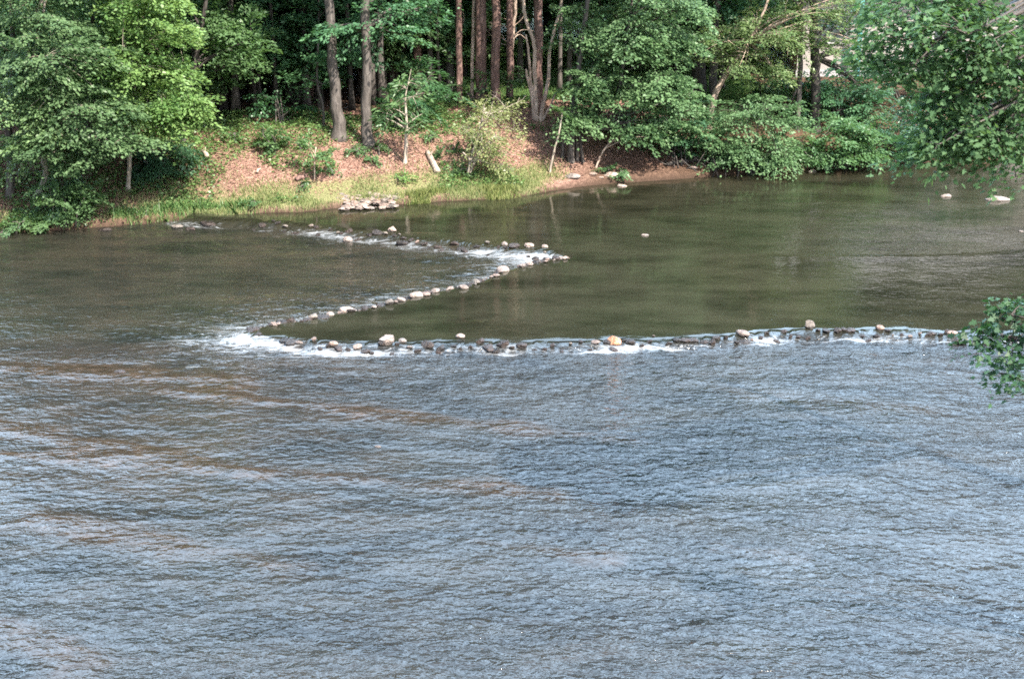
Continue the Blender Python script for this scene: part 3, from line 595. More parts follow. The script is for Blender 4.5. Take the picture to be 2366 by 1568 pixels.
# -- twiggy sunlit shrub
st, b = based(1080, 406, [(1080, 406, 9), (1088, 370, 7), (1105, 310, 5), (1120, 250, 3)])
Y = b[1]
build_tree('twiggy_shrub', 'sparse twiggy shrub with pale sunlit leaves in the middle of the bank', 'shrub', [st, [st[0], tuple(np.array(st[1]) + np.array([0.12, 0.15, 0, 0])), tuple(np.array(st[2]) + np.array([0.45, 0.2, -0.05, 0]))], [tuple(np.array(st[1]) - np.array([0, 0, 0.02, 0.01])), tuple(np.array(st[1]) + np.array([-0.2, -0.1, 0.22, -0.02]))]],
           [ell(1130, 300, Y + 0.1, 58, 62, 0.7, 60), ell(1150, 375, Y - 0.1, 34, 36, 0.5, 24), ell(1160, 250, Y + 0.4, 40, 30, 0.5, 20)], True, M['bark_pale'], M['leaf_twig'], seed=21, lsize=0.085, lper=34, sprayR=0.28, bare=3, seg=6, flat=0.25, jitter=0.8, parts=('stem', 'foliage'))
# -- multi-stemmed birch clump
bb = hit(1243, 279); Y = bb[1]
bs = lambda pts: [(bb[0] + (pts[0][0] - 1243) * mpp(1243, 279, Y), bb[1], bb[2] - 0.1, pts[0][2] * mpp(1243, 279, Y) / 2)] + trunk_px(pts[1:], Y)
build_tree('birch_tree', 'clump of slender pale curving stems growing at the crest of the red bank', 'tree',
           [bs([(1240, 279, 13), (1237, 215, 11), (1235, 160, 10), (1234, 104, 9), (1214, 40, 9), (1208, -10, 8), (1200, -200, 5)]),
            bs([(1236, 279, 9), (1229, 225, 8), (1219, 180, 7), (1215, 160, 4)]), bs([(1239, 279, 8), (1228, 200, 7), (1222, 130, 6), (1215, 80, 4)]),
            bs([(1248, 279, 12), (1258, 230, 10), (1268, 180, 9), (1269, 125, 8), (1283, 61, 7), (1297, 5, 6), (1310, -160, 4)]),
            bs([(1250, 282, 7), (1262, 262, 6), (1272, 245, 5), (1284, 215, 3)])],
           [ell(1215, -170, Y, 90, 80, 1.0, 26), ell(1310, -150, Y, 70, 70, 1.0, 20)], True, M['bark_birch'], M['leaf_mid'], seed=22, lsize=0.11, lper=60, sprayR=0.4, seg=8, lo=0.75, flare=0.2)
# -- big leafy tree by the red bank
st, b = based(1318, 374, [(1318, 374, 17), (1320, 320, 16), (1322, 270, 15), (1335, 180, 13), (1350, 60, 11), (1370, -90, 9), (1400, -270, 4)])
Y = b[1]
ex = lambda dx, top, lean: [(b[0] + dx, b[1] + 0.1, b[2] - 0.1, 0.05), (b[0] + dx * 0.6 + lean * 0.5, b[1] + 0.15, b[2] + top * 0.5, 0.045), (b[0] + lean, b[1] + 0.25, b[2] + top, 0.03)]
build_tree('broadleaf_tree', 'big full crowned green tree overhanging the red bank with several grey stems', 'tree',
           [st, ex(-0.22, 1.3, -0.1), ex(0.2, 1.4, 0.05), ex(0.34, 1.2, 0.1), trunk_px([(1322, 285, 12), (1400, 240, 10), (1430, 205, 9), (1445, 100, 7), (1470, -60, 5)], Y + 0.5)],
           [ell(1395, 60, Y + 0.5, 105, 75, 1.1, 66), ell(1490, 110, Y + 0.2, 70, 40, 0.9, 30), ell(1520, 200, Y + 0.2, 90, 40, 0.9, 40), ell(1365, 185, Y + 0.0, 72, 42, 0.7, 36), ell(1335, 255, Y + 0.0, 52, 26, 0.5, 16), ell(1320, 290, Y + -0.1, 30, 14, 0.4, 6), ell(1545, 260, Y + 0.6, 70, 62, 0.8, 44), ell(1470, 300, Y + -0.2, 52, 20, 0.5, 16), ell(1550, 60, Y + 0.7, 80, 75, 1.0, 60), ell(1420, 230, Y + 0.3, 80, 40, 0.7, 26), ell(1440, -130, Y, 200, 110, 1.8, 110), ell(1440, -240, Y, 150, 80, 1.5, 40)],
           True, M['bark_oak'], M['leaf_blue'], seed=23, lsize=0.12, lper=85, sprayR=0.44, droop=0.4, jitter=0.55, lo=0.12)
st, b = based(1268, 400, [(1268, 400, 6), (1280, 350, 5), (1293, 300, 4), (1299, 262, 2)])
build_tree('sapling', 'thin white bare stemmed sapling leaning on the lit red bank', 'sapling', [st], [ell(1300, 262, b[1], 28, 18, 0.3, 8)], True, M['bark_pale'], M['leaf_mid'], seed=24, lsize=0.10, lper=30, sprayR=0.22, seg=6, parts=('stem', 'foliage'))
st, b = based(1374, 388, [(1374, 388, 6), (1390, 355, 5), (1408, 332, 4), (1426, 320, 3)])
build_tree('sapling', 'thin bent sapling arching over the shaded red slope toward the water', 'sapling', [st], [ell(1475, 312, b[1] - 0.3, 45, 18, 0.4, 16)], True, M['bark_birch'], M['leaf_mid'], seed=25, lsize=0.10, lper=40, sprayR=0.25, seg=6, lo=0.7, parts=('stem', 'foliage'))
# -- right hand bank
st, b = based(1640, 300, [(1640, 300, 17), (1645, 238, 15), (1662, 200, 14), (1680, 168, 13), (1698, 145, 11), (1750, 60, 8), (1790, -40, 5)])
Y = b[1]
build_tree('twiggy_tree', 'sparse pale leaved tree with a short tan leaning trunk above the shrubs', 'tree', [st],
           [ell(1700, 110, Y - 0.3, 75, 55, 0.9, 50), ell(1790, 60, Y - 0.4, 85, 45, 0.9, 50), ell(1760, 140, Y - 0.3, 70, 40, 0.7, 34), ell(1850, 95, Y - 0.1, 80, 26, 0.6, 22), ell(1800, 170, Y, 40, 20, 0.4, 8), ell(1930, 110, Y - 0.1, 50, 30, 0.5, 14), ell(1800, -80, Y, 150, 90, 1.4, 60), ell(1900, 15, Y - 0.2, 95, 36, 0.9, 40)], True, M['bark_birch'], M['leaf_pale'], seed=26, lsize=0.10, lper=60, sprayR=0.42, bare=2, lo=0.6)
st, b = based(1842, 300, [(1842, 300, 14), (1844, 270, 13), (1847, 190, 12), (1851, 110, 11), (1852, -60, 9), (1850, -270, 4)])
Y = b[1] + 0.6
build_tree('vine_clad_tree', 'upright tree with a thin brown trunk crossing the pale house wall', 'tree', [st],
           [ell(1815, 235, Y, 50, 45, 0.6, 20), ell(1800, 20, Y, 50, 50, 0.8, 24), ell(1850, -180, Y, 160, 110, 1.5, 70), ell(1850, -260, Y, 110, 60, 1.2, 20)], True, M['bark_oak'], M['leaf_mid'], seed=27, lsize=0.11, lper=70, sprayR=0.45, lo=0.2)
st, b = based(1885, 300, [(1885, 300, 24), (1884, 240, 23), (1882, 150, 22), (1880, 60, 20), (1880, -120, 16), (1880, -420, 7)])
Y = b[1] + 0.5
build_tree('dark_tree', 'thick dark trunked tree right against the pale house wall', 'tree', [st],
           [ell(1960, 60, Y, 60, 60, 0.9, 30), ell(1900, -200, Y, 190, 120, 1.8, 70), ell(1985, 200, Y, 55, 60, 0.7, 32)], True, M['bark_dark'], M['leaf_dark'], seed=28, lsize=0.12, lper=70, sprayR=0.48, lo=0.25)
def shrub(px, py, Y_or_None, label, ells_, leafm, seed, name='shrub', **kw):
    b = hit(px, py); z0 = b[2] - 0.1; Y = b[1]; rg = np.random.default_rng(seed); E = [ell(e[0], e[1], Y + e[2], e[3], e[4], e[5], e[6]) for e in ells_]
    cz = max(e[2] for e in E); stems = []
    for q in range(kw.pop('nst', 4)):
        e = E[q % len(E)]; t = np.array([e[0] + rg.normal(0, 0.3) * e[3], e[1] + rg.normal(0, 0.2), e[2] + 0.3 * e[5]]); s0 = np.array([b[0] + rg.normal(0, 0.12), Y + rg.normal(0, 0.1), z0])
        stems.append([(*s0, 0.028), (*(s0 * 0.5 + t * 0.5 + np.array([0, 0, 0.1])), 0.02), (*t, 0.008)])
    kk = dict(lsize=0.10, lper=75, sprayR=0.36, parts=('stem', 'foliage'), seg=5, lo=0.1, limb_r=0.3, flare=0.0); kk.update(kw)
    return build_tree(name, label, 'shrub', stems, E, True, M[kk.pop('wood', 'bark_oak')], M[leafm], seed=seed, **kk)
shrub(1735, 398, None, 'wide bright green shrub spilling down to the water below the leaning tan trunk', [(1735, 290, 0.2, 95, 70, 0.8, 100), (1690, 340, -0.1, 60, 40, 0.5, 36), (1800, 350, -0.2, 48, 40, 0.5, 30), (1720, 364, -0.3, 70, 14, 0.4, 20)], 'leaf_blue', 31, nst=7)
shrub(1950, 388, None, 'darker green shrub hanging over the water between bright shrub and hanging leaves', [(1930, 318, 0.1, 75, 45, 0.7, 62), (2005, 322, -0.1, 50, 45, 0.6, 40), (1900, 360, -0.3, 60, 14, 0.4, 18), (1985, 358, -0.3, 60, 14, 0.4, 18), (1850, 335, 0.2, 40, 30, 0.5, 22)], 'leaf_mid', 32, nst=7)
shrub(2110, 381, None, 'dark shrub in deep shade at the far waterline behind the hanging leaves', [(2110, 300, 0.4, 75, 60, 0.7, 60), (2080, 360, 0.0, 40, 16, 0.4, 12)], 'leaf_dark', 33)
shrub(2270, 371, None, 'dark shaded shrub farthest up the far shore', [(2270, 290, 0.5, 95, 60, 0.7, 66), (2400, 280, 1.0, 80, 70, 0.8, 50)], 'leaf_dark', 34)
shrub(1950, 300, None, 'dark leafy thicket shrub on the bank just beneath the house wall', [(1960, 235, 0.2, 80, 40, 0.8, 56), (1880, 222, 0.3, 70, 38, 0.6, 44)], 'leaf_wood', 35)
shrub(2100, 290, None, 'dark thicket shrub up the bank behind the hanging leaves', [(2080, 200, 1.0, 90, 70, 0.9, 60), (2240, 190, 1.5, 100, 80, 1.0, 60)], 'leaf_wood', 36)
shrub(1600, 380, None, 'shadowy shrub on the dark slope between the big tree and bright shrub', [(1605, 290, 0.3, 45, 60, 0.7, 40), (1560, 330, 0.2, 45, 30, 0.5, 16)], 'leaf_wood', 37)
shrub(1770, 270, None, 'leafy shrub between the tan leaning trunk and the thin brown trunk', [(1765, 195, 0.3, 60, 30, 0.6, 34)], 'leaf_mid', 46)
shrub(1860, 235, None, 'low leafy shrub against the grey base of the house', [(1830, 200, 0.3, 55, 16, 0.5, 26), (1930, 200, 0.3, 50, 16, 0.5, 22)], 'leaf_mid', 47)
shrub(1500, 330, None, 'dark undergrowth shrub beneath the big overhanging tree', [(1500, 255, 0.8, 90, 50, 0.7, 40)], 'leaf_dark', 38)
shrub(152, 515, None, 'rounded dark green shrub at the water edge of the shaded bank', [(150, 458, 0.1, 55, 44, 0.6, 64), (205, 470, 0.1, 22, 26, 0.4, 12)], 'leaf_mid', 39, lsize=0.09)
shrub(50, 535, None, 'low leafy plant hanging over the waterline by the grey brown rock', [(55, 512, 0.1, 55, 16, 0.4, 22)], 'leaf_mid', 40, lsize=0.10, sprayR=0.25)
shrub(365, 415, None, 'dark evergreen shrub in the shadow beneath the yellow green tree', [(360, 370, 0.2, 62, 42, 0.7, 56), (400, 345, 0.3, 40, 30, 0.5, 20)], 'leaf_dark', 41, lsize=0.12, aspect=0.4)
shrub(632, 352, None, 'small green shrub on the upper bank left of the leaning grey trunk', [(630, 318, 0.1, 30, 30, 0.35, 22)], 'leaf_mid', 42, sprayR=0.22, lper=50)
shrub(1105, 240, None, 'leafy shrub in front of the reddish pine trunks', [(1060, 215, 0.2, 30, 32, 0.4, 14), (1150, 185, 0.0, 50, 26, 0.5, 20)], 'leaf_mid', 43, sprayR=0.3, lper=50)
shrub(905, 300, None, 'dark leafed rhododendron shrub behind the white stemmed sapling', [(915, 255, 0.2, 45, 50, 0.5, 30), (980, 200, 0.6, 60, 60, 0.6, 36)], 'leaf_wood', 44, lsize=0.14, aspect=0.35)
shrub(650, 290, None, 'low dark shrub in the woods shade behind the small green bank shrub', [(650, 235, 0.5, 60, 40, 0.5, 24)], 'leaf_wood', 45)
for i, (px, py, r) in enumerate([(690, 340, 16), (820, 352, 15), (880, 345, 14), (860, 372, 12), (930, 418, 16), (760, 395, 11), (1000, 322, 20), (1050, 345, 20), (575, 480, 20), (1062, 398, 11), (1100, 340, 14), (540, 320, 20), (840, 350, 10), (700, 430, 10), (1010, 360, 10), (1440, 408, 22), (1400, 395, 13)]):
    labs = {8: 'green grass like clump overhanging the pale rock at the waterline', 4: 'yellowish little bush on the lit lower bank below the white stemmed sapling', 15: 'green plant at the waterline above the shelving slab'}
    shrub(px, py + 4, None, labs.get(i, 'small green plant growing on the sunlit leaf covered bank'), [(px, py - r * 0.4, 0.0, r, r * 0.6, 0.25, 9)], 'leaf_yellow' if i == 4 else 'leaf_mid', 60 + i, name='bank_plant', lsize=0.08, lper=34, sprayR=0.16, nst=2, group=None if i in labs else 'small plants on the bank')

# -- pines and the woods behind
def pine(px, py, wpx, label, Y=None, top=10.0, lean=0, group=None, crown=True, seed=0, mat='bark_pine', n=70):
    b = hit(px, py) if Y is None else np.array([*atY(px, py, Y)[:2], 0]); b[2] = gz(b[0], b[1]); r = wpx * mpp(px, py, b[1]) / 2; rg = np.random.default_rng(seed)
    st = [(b[0], b[1], b[2] - 0.15, r * 1.12), (b[0] + lean * 0.05, b[1], b[2] + 0.6, r), (b[0] + lean * 0.3, b[1], b[2] + 3.2, r * 0.92), (b[0] + lean * 0.6, b[1], b[2] + 6.5, r * 0.78), (b[0] + lean, b[1], b[2] + top, r * 0.25)]
    h = b[2] + top
    return build_tree('pine_tree', label, 'tree', [st], [(b[0] + lean, b[1], h - 1.6, 1.9, 1.9, 1.8, n), (b[0] + lean * 0.8, b[1], h - 3.8, 2.3, 2.3, 1.3, n // 2)], True, M[mat], M['needle'], group=group, seed=seed, lsize=0.20, lper=90, sprayR=0.5, T=T_NEEDLE, aspect=0.10, lo=0.62, seg=12, flare=0.25, flat=0.25, jitter=0.9, rise=0.25, limb_r=0.25)
pine(1062, 240, 15, 'straight reddish pine trunk, first of the row behind the bank', seed=71)
pine(1112, 238, 26, 'thickest reddish pine trunk, with rough lit bark', seed=72)
pine(1146, 220, 21, 'double looking reddish pine trunk just past the thickest pine', seed=73, Y=41.5)
pine(1178, 212, 17, 'dark reddish pine trunk behind the bare twigs', seed=74, Y=42.5)
pine(1242, 245, 22, 'dark pine trunk right behind the pale curving stems', seed=75, Y=41)
pine(968, 232, 20, 'pine trunk behind the low lit boughs of the straight grey trunk', seed=76, Y=43)
pine(1648, 200, 19, 'grey pine trunk showing above the big tree next to the sparse pale tree', seed=77, Y=43, mat='bark_oak')
pine(690, 250, 24, 'broad dark trunk standing in the woods left of the leaning grey trunk', seed=78, Y=42, mat='bark_dark')
pine(722, 250, 16, 'dark reddish trunk in the woods close behind the leaning grey trunk', seed=79, Y=43.5, mat='bark_pine')
pine(430, 200, 16, 'reddish trunk in deep shade above the yellow green tree', seed=80, Y=41)
# thin stems between the pines
st, b = based(1090, 236, [(1090, 236, 9), (1091, 150, 9), (1094, 40, 8), (1096, -120, 7), (1098, -400, 4)])
build_tree('thin_tree', 'thin straight reddish stem between the first and thickest pine', 'tree', [st], [ell(1098, -380, b[1], 80, 80, 1, 20)], True, M['bark_birch'], M['leaf_wood'], seed=81, seg=7, lo=0.7)
st, b = based(1178, 232, [(1176, 232, 12), (1180, 130, 11), (1186, 60, 10), (1192, -20, 9), (1200, -350, 4)])
Y = b[1]
def bare_branch(pts, r): return [(*atY(x, y, Y + 0.1 * i)[:3], max(r * (1 - i / len(pts)), 0.006)) for i, (x, y) in enumerate(pts)]
build_tree('dead_tree', 'thin tan stem with a fan of bare curved twigs among the pines', 'tree',
           [st, bare_branch([(1182, 110), (1160, 88), (1135, 82), (1110, 84)], 0.022), bare_branch([(1184, 80), (1165, 60), (1150, 64), (1128, 50)], 0.02), bare_branch([(1183, 95), (1200, 80), (1220, 95)], 0.018), bare_branch([(1186, 60), (1170, 45), (1150, 42)], 0.016), bare_branch([(1165, 88), (1150, 72), (1132, 70)], 0.012), bare_branch([(1182, 105), (1150, 98), (1120, 66), (1098, 52)], 0.014), bare_branch([(1182, 90), (1205, 70), (1232, 72)], 0.014), bare_branch([(1066, 60), (1072, 45), (1066, 10)], 0.012), bare_branch([(1186, 62), (1205, 45), (1215, 30)], 0.013)],
           None, False, M['bark_birch'], None, seed=82, seg=6, flare=0.0)

# background wood: a few kinds, each built once, then copied with its parts
def proto_tree(seed, ht, r, crown, leafm, barkm, label, group, **kw):
    rg = np.random.default_rng(seed); st = [(0, 0, -0.2, r * 1.2), (rg.normal(0, .05), rg.normal(0, .05), ht * 0.3, r), (rg.normal(0, .15), rg.normal(0, .15), ht * 0.65, r * 0.7), (rg.normal(0, .2), rg.normal(0, .2), ht, r * 0.2)]
    kk = dict(lsize=0.17, lper=60, sprayR=0.6, lo=0.12, seg=8, clump=False); kk.update(kw)
    return build_tree(kk.pop('name', 'forest_tree'), label, 'tree', [st], [(e[0], e[1], e[2] * ht, e[3], e[3], e[4] * ht, e[5]) for e in crown], True, M[barkm], M[leafm], group=group, seed=seed, **kk)
G = 'trees of the shaded woods'
L_low = 'low dark leafy tree crowded into the shaded woods behind the bank'
L_tall = 'tall dark broadleaf tree rising out of the shaded woods'
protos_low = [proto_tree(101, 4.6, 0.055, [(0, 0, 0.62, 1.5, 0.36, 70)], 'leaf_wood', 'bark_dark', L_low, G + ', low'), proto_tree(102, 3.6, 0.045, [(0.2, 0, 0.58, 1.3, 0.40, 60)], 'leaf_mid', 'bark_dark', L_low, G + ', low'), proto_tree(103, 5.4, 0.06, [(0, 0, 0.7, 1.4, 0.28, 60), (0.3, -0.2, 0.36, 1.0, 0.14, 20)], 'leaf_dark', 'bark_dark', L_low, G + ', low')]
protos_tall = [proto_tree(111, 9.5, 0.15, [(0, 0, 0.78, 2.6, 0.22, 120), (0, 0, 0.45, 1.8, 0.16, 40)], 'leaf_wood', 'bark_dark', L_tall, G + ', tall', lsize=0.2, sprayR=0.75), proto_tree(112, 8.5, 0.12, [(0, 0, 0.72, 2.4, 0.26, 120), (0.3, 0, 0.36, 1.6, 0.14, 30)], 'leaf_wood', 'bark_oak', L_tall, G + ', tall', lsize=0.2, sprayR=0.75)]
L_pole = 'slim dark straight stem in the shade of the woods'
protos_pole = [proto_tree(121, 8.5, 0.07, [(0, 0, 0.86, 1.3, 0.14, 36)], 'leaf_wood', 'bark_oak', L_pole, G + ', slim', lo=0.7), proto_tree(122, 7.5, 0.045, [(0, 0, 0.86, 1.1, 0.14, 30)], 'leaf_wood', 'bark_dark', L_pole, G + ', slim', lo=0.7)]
used = set(); rw = random.Random(5)
def plant(protos, spots):
    for (x, y, s) in spots:
        p = rw.choice(protos); o = p if p.name not in used else copy_tree(p); used.add(p.name)
        o.location = (x, y, gz(x, y) - 0.05); o.rotation_euler = (0, 0, rw.uniform(0, 6.28)); o.scale = (s * rw.uniform(0.9, 1.1),) * 2 + (s * rw.uniform(0.9, 1.15),)
def clear(x, y):                                        # the grassy glade and the view to the house stay open
    px = CX + x / (y / 0.99) * F / 1.0
    return (1140 < px < 1330 and y < 56) or (1770 < px < 2250 and y < 49) or (1790 < px < 1960 and y < 60) or (1040 < px < 1140 and y < 44)
low, tall = [], []
for iy, y0 in enumerate(np.arange(39.6, 66, 2.3)):
    hw = 0.40 * y0 + 3
    for x0 in np.arange(-hw, hw, 2.0 + 0.03 * (y0 - 40)):
        x = x0 + rw.uniform(-0.7, 0.7); y = y0 + rw.uniform(-0.8, 0.8)
        if shore_d(np.array([x]), np.array([y]))[0] < 4.6 or clear(x, y): continue
        if -4 < x < 3.4 and y < 41.5: continue
        low.append((x, y, rw.uniform(0.75, 1.25)))
for y0 in np.arange(43, 72, 5.0):
    hw = 0.42 * y0 + 5
    for x0 in np.arange(-hw, hw, 4.6):
        x = x0 + rw.uniform(-1.4, 1.4); y = y0 + rw.uniform(-1.4, 1.4)
        if shore_d(np.array([x]), np.array([y]))[0] < 5.0 or clear(x, y): continue
        tall.append((x, y, rw.uniform(0.8, 1.15) * (1.0 if y < 50 else 1.35) * (1.25 if x < -1 else 1.0)))
low += [(*(hit(px, py)[:2] + np.array([0, dy])), s_) for px, py, dy, s_ in ((470, 262, 0.6, .8), (520, 258, 1.2, .95), (575, 256, 0.8, .8), (625, 254, 1.3, 1.0), (670, 250, 1.8, .9), (705, 262, 2.0, .8), (800, 262, 1.4, .85), (905, 245, 1.6, .9), (985, 238, 1.5, .9), (560, 240, 2.6, 1.1), (640, 236, 3.0, 1.1), (250, 300, 1.2, .9), (140, 310, 1.2, .9), (1020, 232, 2.0, 1.0))]
tall += [(x_, y_, 1.5) for x_, y_ in ((-1.2, 58.5), (1.6, 60), (4.2, 57.5), (0.2, 64), (3.2, 66), (13.5, 56.5), (17.5, 57), (21, 54), (19, 49.5), (23, 50))]
plant(protos_low, low); plant(protos_tall, tall)
plant(protos_pole, [(*(hit(px, py)[:2] + np.array([0, dy])), rw.uniform(0.9, 1.25)) for px, py, dy in ((488, 262, .3), (515, 258, .2), (545, 262, .1), (568, 250, 1.0), (600, 258, .2), (618, 246, 1.4), (640, 262, .0), (662, 248, 1.0), (706, 256, .4), (735, 250, .8), (812, 258, .2), (822, 240, 1.6), (880, 250, .5), (900, 240, 1.2), (930, 236, 1.0), (995, 238, .4), (1018, 240, .4), (1035, 232, 1.2), (1202, 214, 1.5), (1222, 206, 2.5), (1296, 225, 1.0), (1320, 220, 2.0))])
print('woods', len(low), len(tall))

# ------------------------------------------------------------------ tree on the near bank whose boughs hang into view
fb = np.array([9.4, 15.2]); fz = gz(*fb)
fst = [(fb[0], fb[1], fz - 0.2, 0.20), (fb[0] - 0.1, fb[1], 3.0, 0.17), (fb[0] - 0.3, fb[1] - 0.1, 6.0, 0.14), (fb[0] - 0.4, fb[1], 10.5, 0.05)]
YF = 14.2
build_tree('maple_tree', 'near tree whose large toothed leaves hang down over the upper pool', 'tree', [fst],
           [ell(2180, 30, YF, 150, 45, 0.7, 54), ell(2060, 60, YF, 60, 40, 0.4, 16), ell(2000, 130, YF - 0.1, 40, 14, 0.2, 5), ell(2090, 150, YF - 0.1, 60, 24, 0.35, 14), ell(2210, 150, YF, 120, 55, 0.7, 52), ell(2190, 228, YF, 58, 36, 0.5, 20), ell(2240, 290, YF, 110, 50, 0.6, 46), ell(2150, 325, YF - 0.2, 45, 24, 0.4, 14), ell(2110, 362, YF - 0.2, 20, 10, 0.2, 3), ell(2230, 345, YF, 60, 18, 0.4, 10), ell(2345, 230, YF + 0.2, 55, 130, 0.8, 54), ell(2355, 385, YF, 16, 34, 0.3, 5), ell(2310, 80, YF, 110, 80, 0.9, 46), ell(2150, -40, YF, 130, 40, 0.6, 14)],
           True, M['bark_oak'], M['leaf_near'], seed=90, lsize=0.066, lper=36, sprayR=0.26, clump=False, T=T_LOBED, aspect=0.72, lo=0.35, droop=0.5, jitter=0.7, flat=0.22, twig=0.007, rise=-0.2)
YG = 12.3
fb2 = np.array([7.9, 12.2]); fz2 = gz(*fb2)
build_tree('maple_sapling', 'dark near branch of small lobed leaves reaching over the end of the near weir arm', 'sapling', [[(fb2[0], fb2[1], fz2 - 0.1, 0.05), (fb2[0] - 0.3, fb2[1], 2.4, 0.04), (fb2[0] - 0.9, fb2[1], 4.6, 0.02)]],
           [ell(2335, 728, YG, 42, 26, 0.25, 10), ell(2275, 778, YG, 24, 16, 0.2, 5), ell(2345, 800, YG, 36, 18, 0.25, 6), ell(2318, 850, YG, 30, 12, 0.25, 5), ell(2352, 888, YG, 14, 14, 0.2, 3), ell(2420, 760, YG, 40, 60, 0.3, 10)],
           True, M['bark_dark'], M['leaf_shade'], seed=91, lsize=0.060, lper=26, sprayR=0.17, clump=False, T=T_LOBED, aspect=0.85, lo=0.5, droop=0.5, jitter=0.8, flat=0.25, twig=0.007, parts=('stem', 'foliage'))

# ------------------------------------------------------------------ logs and driftwood
def log(pa, pb, wa, wb, label, mat='wood_dry', name='fallen_log', lift=0.06):
    a = hit(*pa); b_ = hit(*pb); ra = wa * mpp(*pa, a[1]) / 2; rb = wb * mpp(*pb, b_[1]) / 2; W = Wood(); o = empty(name, a)
    t = np.linspace(0, 1, 8)[:, None]; p = a + (b_ - a) * t + np.array([0, 0, 1]) * (lift + 0.02 * np.sin(t * 5)); W.tube(p - a, np.linspace(ra, rb, 8), 10, True, 0.0, 0.22)
    link('bole', W.mesh('bole', M[mat]), o)
    W2_ = Wood(); m = p[5] - a; W2_.tube(np.array([m, m + np.array([0.05, -0.05, rb + 0.10])]), [rb * 0.3, rb * 0.2], 6); link('branch_stub', W2_.mesh('branch_stub', M[mat]), o)
    return tag(o, label, 'log')
log((1011, 404), (988, 357), 15, 13, 'pale fallen log lying down the slope beside the white stemmed sapling')
log((480, 372), (470, 358), 11, 9, 'short grey piece of wood on the shaded upper bank', lift=0.1)
log((594, 405), (602, 393), 6, 4, 'little pale stick of wood on the bank slope', lift=0.05)
log((684, 422), (708, 413), 11, 10, 'dark red brown log end lying on the lower bank grass', 'bark_pine')
log((1540, 385), (1650, 372), 10, 6, 'dark dead trunk lying on the shaded slope under the trees', 'bark_dark')
log((1030, 240), (1105, 236), 9, 8, 'dark log along the bank crest in front of the pines', 'bark_dark')
log((270, 291), (340, 290), 10, 8, 'dark log on the woods floor behind the yellow green tree', 'bark_dark')
dz = hit(1620, 392); W = Wood(); o = empty('dead_brush', dz); rg = np.random.default_rng(4)
for i in range(34):
    a = np.array([rg.uniform(-1.3, 1.1), rg.uniform(-0.3, 0.6), 0]); a[2] = gz(dz[0] + a[0], dz[1] + a[1]) - dz[2]; e = a + np.array([rg.normal(0, 0.6), rg.normal(0, 0.3), rg.uniform(0.15, 0.7)])
    W.tube(np.array([a, (a + e) / 2 + rg.normal(0, 0.07, 3), e]), [0.02, 0.014, 0.006], 4)
link('branch_tangle', W.mesh('branch_tangle', M['bark_oak']), o); tag(o, 'tangle of dead grey branches on the shaded shore beside the bright shrub', 'brush')

# ------------------------------------------------------------------ house glimpsed through the trees
def box(name, x0, x1, y0, y1, z0, z1, mat, parent, org):
    bm = bmesh.new(); vs = [bm.verts.new((x - org[0], y - org[1], z - org[2])) for x in (x0, x1) for y in (y0, y1) for z in (z0, z1)]
    for f in ((0, 1, 3, 2), (4, 6, 7, 5), (0, 4, 5, 1), (2, 3, 7, 6), (0, 2, 6, 4), (1, 5, 7, 3)): bm.faces.new([vs[i] for i in f])
    bmesh.ops.recalc_face_normals(bm, faces=bm.faces); me = bpy.data.meshes.new(name); bm.to_mesh(me); bm.free(); me.materials.append(mat)
    return link(name, me, parent)
def plain(name, col, rough=0.7, bumpy=0.0, stripes=None):
    k = NT(name); v = k.coord(); n = k.noise(v, 5, 4); c = k.mix(n, c3(*[x * 0.85 for x in col]), c3(*col))
    if stripes:
        wv = k.n('ShaderNodeTexWave', bands_direction='Z', wave_profile='SAW'); k.t.links.new(v, wv.inputs['Vector']); wv.inputs['Scale'].default_value = stripes
        k.bump(wv.outputs[1], 0.03)
    k.put(k.p.inputs['Base Color'], c); k.p.inputs['Roughness'].default_value = rough; return k.m
siding = plain('siding', (0.40, 0.37, 0.35), stripes=1.6); found = plain('foundation', (0.36, 0.35, 0.37)); roofm = plain('roof_shingle', (0.34, 0.34, 0.38)); trim = plain('teal_trim', (0.10, 0.34, 0.36)); glass = plain('window_glass', (0.05, 0.06, 0.07), 0.1); white = plain('white_trim', (0.45, 0.45, 0.46))
hx, hy = 9.4, 47.5; hz = 1.42; org = (hx, hy, hz)
ho = empty('house', org); tag(ho, 'pale sided house with a grey base glimpsed through the trees', 'house')
box('foundation', hx, hx + 8.2, hy, hy + 6.4, hz - 0.5, hz + 0.28, found, ho, org)
box('wall', hx + 0.03, hx + 8.17, hy + 0.03, hy + 6.37, hz + 0.28, hz + 2.9, siding, ho, org)
bm = bmesh.new(); e0, e1, m_ = hy - 0.5, hy + 6.9, hy + 3.2
for x in (hx - 0.4, hx + 8.6):
    for (y, z) in ((e0, 2.75), (e0, 2.9), (m_, 4.75), (e1, 2.9), (e1, 2.75), (m_, 4.58)): bm.verts.new((x - hx, y - hy, z))
bm.verts.ensure_lookup_table(); v_ = bm.verts
for i in range(6): j = (i + 1) % 6; bm.faces.new((v_[i], v_[j], v_[j + 6], v_[i + 6]))
for q in ((0, 1, 2, 5), (5, 2, 3, 4)): bm.faces.new([v_[i] for i in q]); bm.faces.new([v_[i + 6] for i in q[::-1]])
bmesh.ops.recalc_face_normals(bm, faces=bm.faces); me = bpy.data.meshes.new('roof'); bm.to_mesh(me); bm.free(); me.materials.append(roofm); rf = link('roof', me, ho)
box('porch_post', hx + 1.86, hx + 2.0, hy - 0.45, hy - 0.31, hz - 0.3, hz + 2.72, trim, ho, org)
for x in (hx + 0.5, hx + 4.4):
    fr = box('window', x, x + 1.1, hy - 0.03, hy + 0.02, hz + 1.15, hz + 2.3, white, ho, org); box('pane', x + 0.08, x + 1.02, hy - 0.05, hy - 0.031, hz + 1.23, hz + 2.22, glass, fr, org)

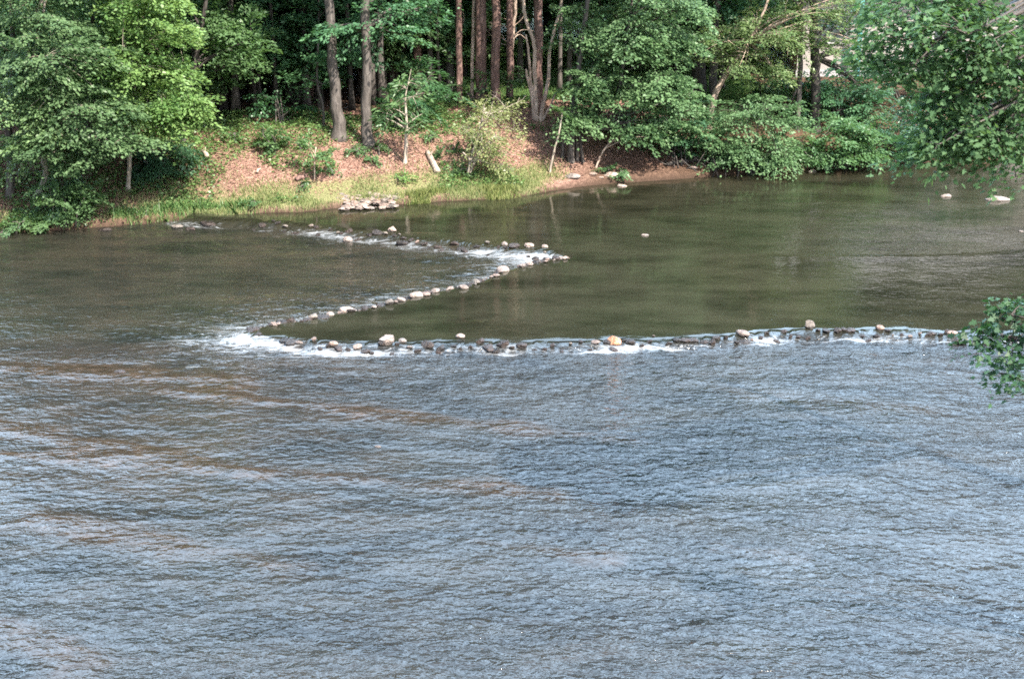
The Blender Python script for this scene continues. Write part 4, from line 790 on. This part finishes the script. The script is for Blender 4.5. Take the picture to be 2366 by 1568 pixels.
# ------------------------------------------------------------------ ground cover nobody could count
def scatter(n, x0, x1, y0, y1, dens, seed):
    rg = np.random.default_rng(seed); x = rg.uniform(x0, x1, n); y = rg.uniform(y0, y1, n); d = shore_d(x, y); p = dens(x, y, d); ok = rg.random(n) < p
    x, y, d = x[ok], y[ok], d[ok]; return x, y, d, ground_from(x, y, d), rg
def blades(name, x, y, z, h, wd, mat, rg, label, cat, lean=0.35):
    n = len(x); az = rg.uniform(0, 6.28, n); az2 = rg.uniform(0, 6.28, n); h = h * rg.uniform(0.5, 1.3, n)
    b = np.stack([x, y, z - 0.01], -1); s = np.stack([np.cos(az), np.sin(az), 0 * az], -1) * (wd / 2) * rg.uniform(0.7, 1.3, n)[:, None]
    L = np.stack([np.cos(az2), np.sin(az2), 0 * az], -1) * (rg.uniform(0, lean, n) * h)[:, None]; up = np.array([0, 0, 1.0])
    mid = b + L * 0.3 + up * (h * 0.6)[:, None]; tip = b + L + up * (h * rg.uniform(0.8, 1.0, n))[:, None]
    V = np.stack([b - s, b + s, mid + s * 0.7, tip, mid - s * 0.7], 1).reshape(-1, 3)
    me = mesh_from(name, V, np.arange(n * 5), np.full(n, 5), mat, rg.random(n)); return tag(link(name, me), label, cat, None, 'stuff')
x, y, d, z, rg = scatter(420000, -14, 6.0, 28, 41, lambda x, y, d: (d > 0.02) * (np.exp(-((d - 0.4) / 0.75) ** 2) * (0.25 + 0.75 * sstep(-9, -6.5, x)) * (1 - sstep(0.7, 1.7, x)) + 0.06 * (d < 5) * (1 - sstep(0.7, 1.7, x))) * sstep(0.30, 0.62, fbm(x * 1.1, y * 1.1, 3, 3)) * 1.2, 1)
blades('bank_grass', x, y, z, 0.11, 0.016, M['grass'], rg, 'short sunlit grass covering the lower bank along the waterline', 'grass')
x, y, d, z, rg = scatter(70000, -3.0, 1.8, 34, 38, lambda x, y, d: (d > -0.12) * (d < 0.35) * sstep(-2.8, -1.6, x + 0.5 * vnoise(x * 5, y * 5, 1)) * (1 - sstep(-0.4, 0.3, x)) * sstep(0.38, 0.66, vnoise(x * 2.2, y * 0.7, 4)), 2)
blades('reeds', x, y, np.maximum(z, 0.1), 0.19, 0.018, M['reed'], rg, 'bright reedy grass standing at the edge of the still pool', 'reeds', 0.5)
x, y, d, z, rg = scatter(120000, -14, -5.6, 28, 40, lambda x, y, d: (d > -0.05) * (d < 0.55) * 0.7 * sstep(0.3, 0.6, vnoise(x * 1.5, y * 1.5, 5)), 5)
blades('overhanging_grass', x, y, z, 0.22, 0.016, M['cover'], rg, 'long dark grass overhanging the waterline of the shaded bank', 'grass', 0.9)
x, y, d, z, rg = scatter(120000, -3, 8, 42, 58, lambda x, y, d: 0.7 + 0 * x, 6)
blades('glade_grass', x, y, z, 0.12, 0.03, M['cover'], rg, 'bright green grass of the glade behind the pine trunks', 'grass')
def flat_leaves(name, x, y, z, size, mat, rg, label, cat, lift, jit, aspect=0.7):
    n = len(x); C = np.stack([x, y, z + rg.uniform(0.01, lift, n)], -1); A = np.stack([rg.normal(size=n), rg.normal(size=n), rg.normal(0, 0.2, n)], -1); N = np.array([0, 0, 1.0]) + rg.normal(0, jit, (n, 3))
    me = leaves_mesh(name, C, A, N, size * rg.uniform(0.6, 1.3, n), aspect, T_DIAMOND, mat, rg.random(n)); return tag(link(name, me), label, cat, None, 'stuff')
x, y, d, z, rg = scatter(300000, -14, 4.8, 28, 43, lambda x, y, d: (d > 0.4) * (d < 6) * 0.5 * (1 - 0.8 * np.exp(-((d - 0.5) / 0.6) ** 2)), 3)
flat_leaves('fallen_leaves', x, y, z, 0.048, M['litter'], rg, 'brown fallen leaves and needles covering the bank slope', 'leaf litter', 0.02, 0.3)
x, y, d, z, rg = scatter(260000, -13, 5, 28, 43, lambda x, y, d: (d > 0.3) * (d < 6.5) * sstep(0.50, 0.64, fbm(x * 0.75 + 3, y * 0.75, 3, 6) + 0.16 * np.exp(-((d - 3.9) / 0.8) ** 2) * (x < -1.0) + 0.10 * (x < -7) - 0.06 * (x > 0)) * 0.55, 4)
flat_leaves('ground_cover', x, y, z, 0.08, M['cover'], rg, 'patches of low green ground cover creeping over the bank', 'ground cover', 0.14, 0.6)
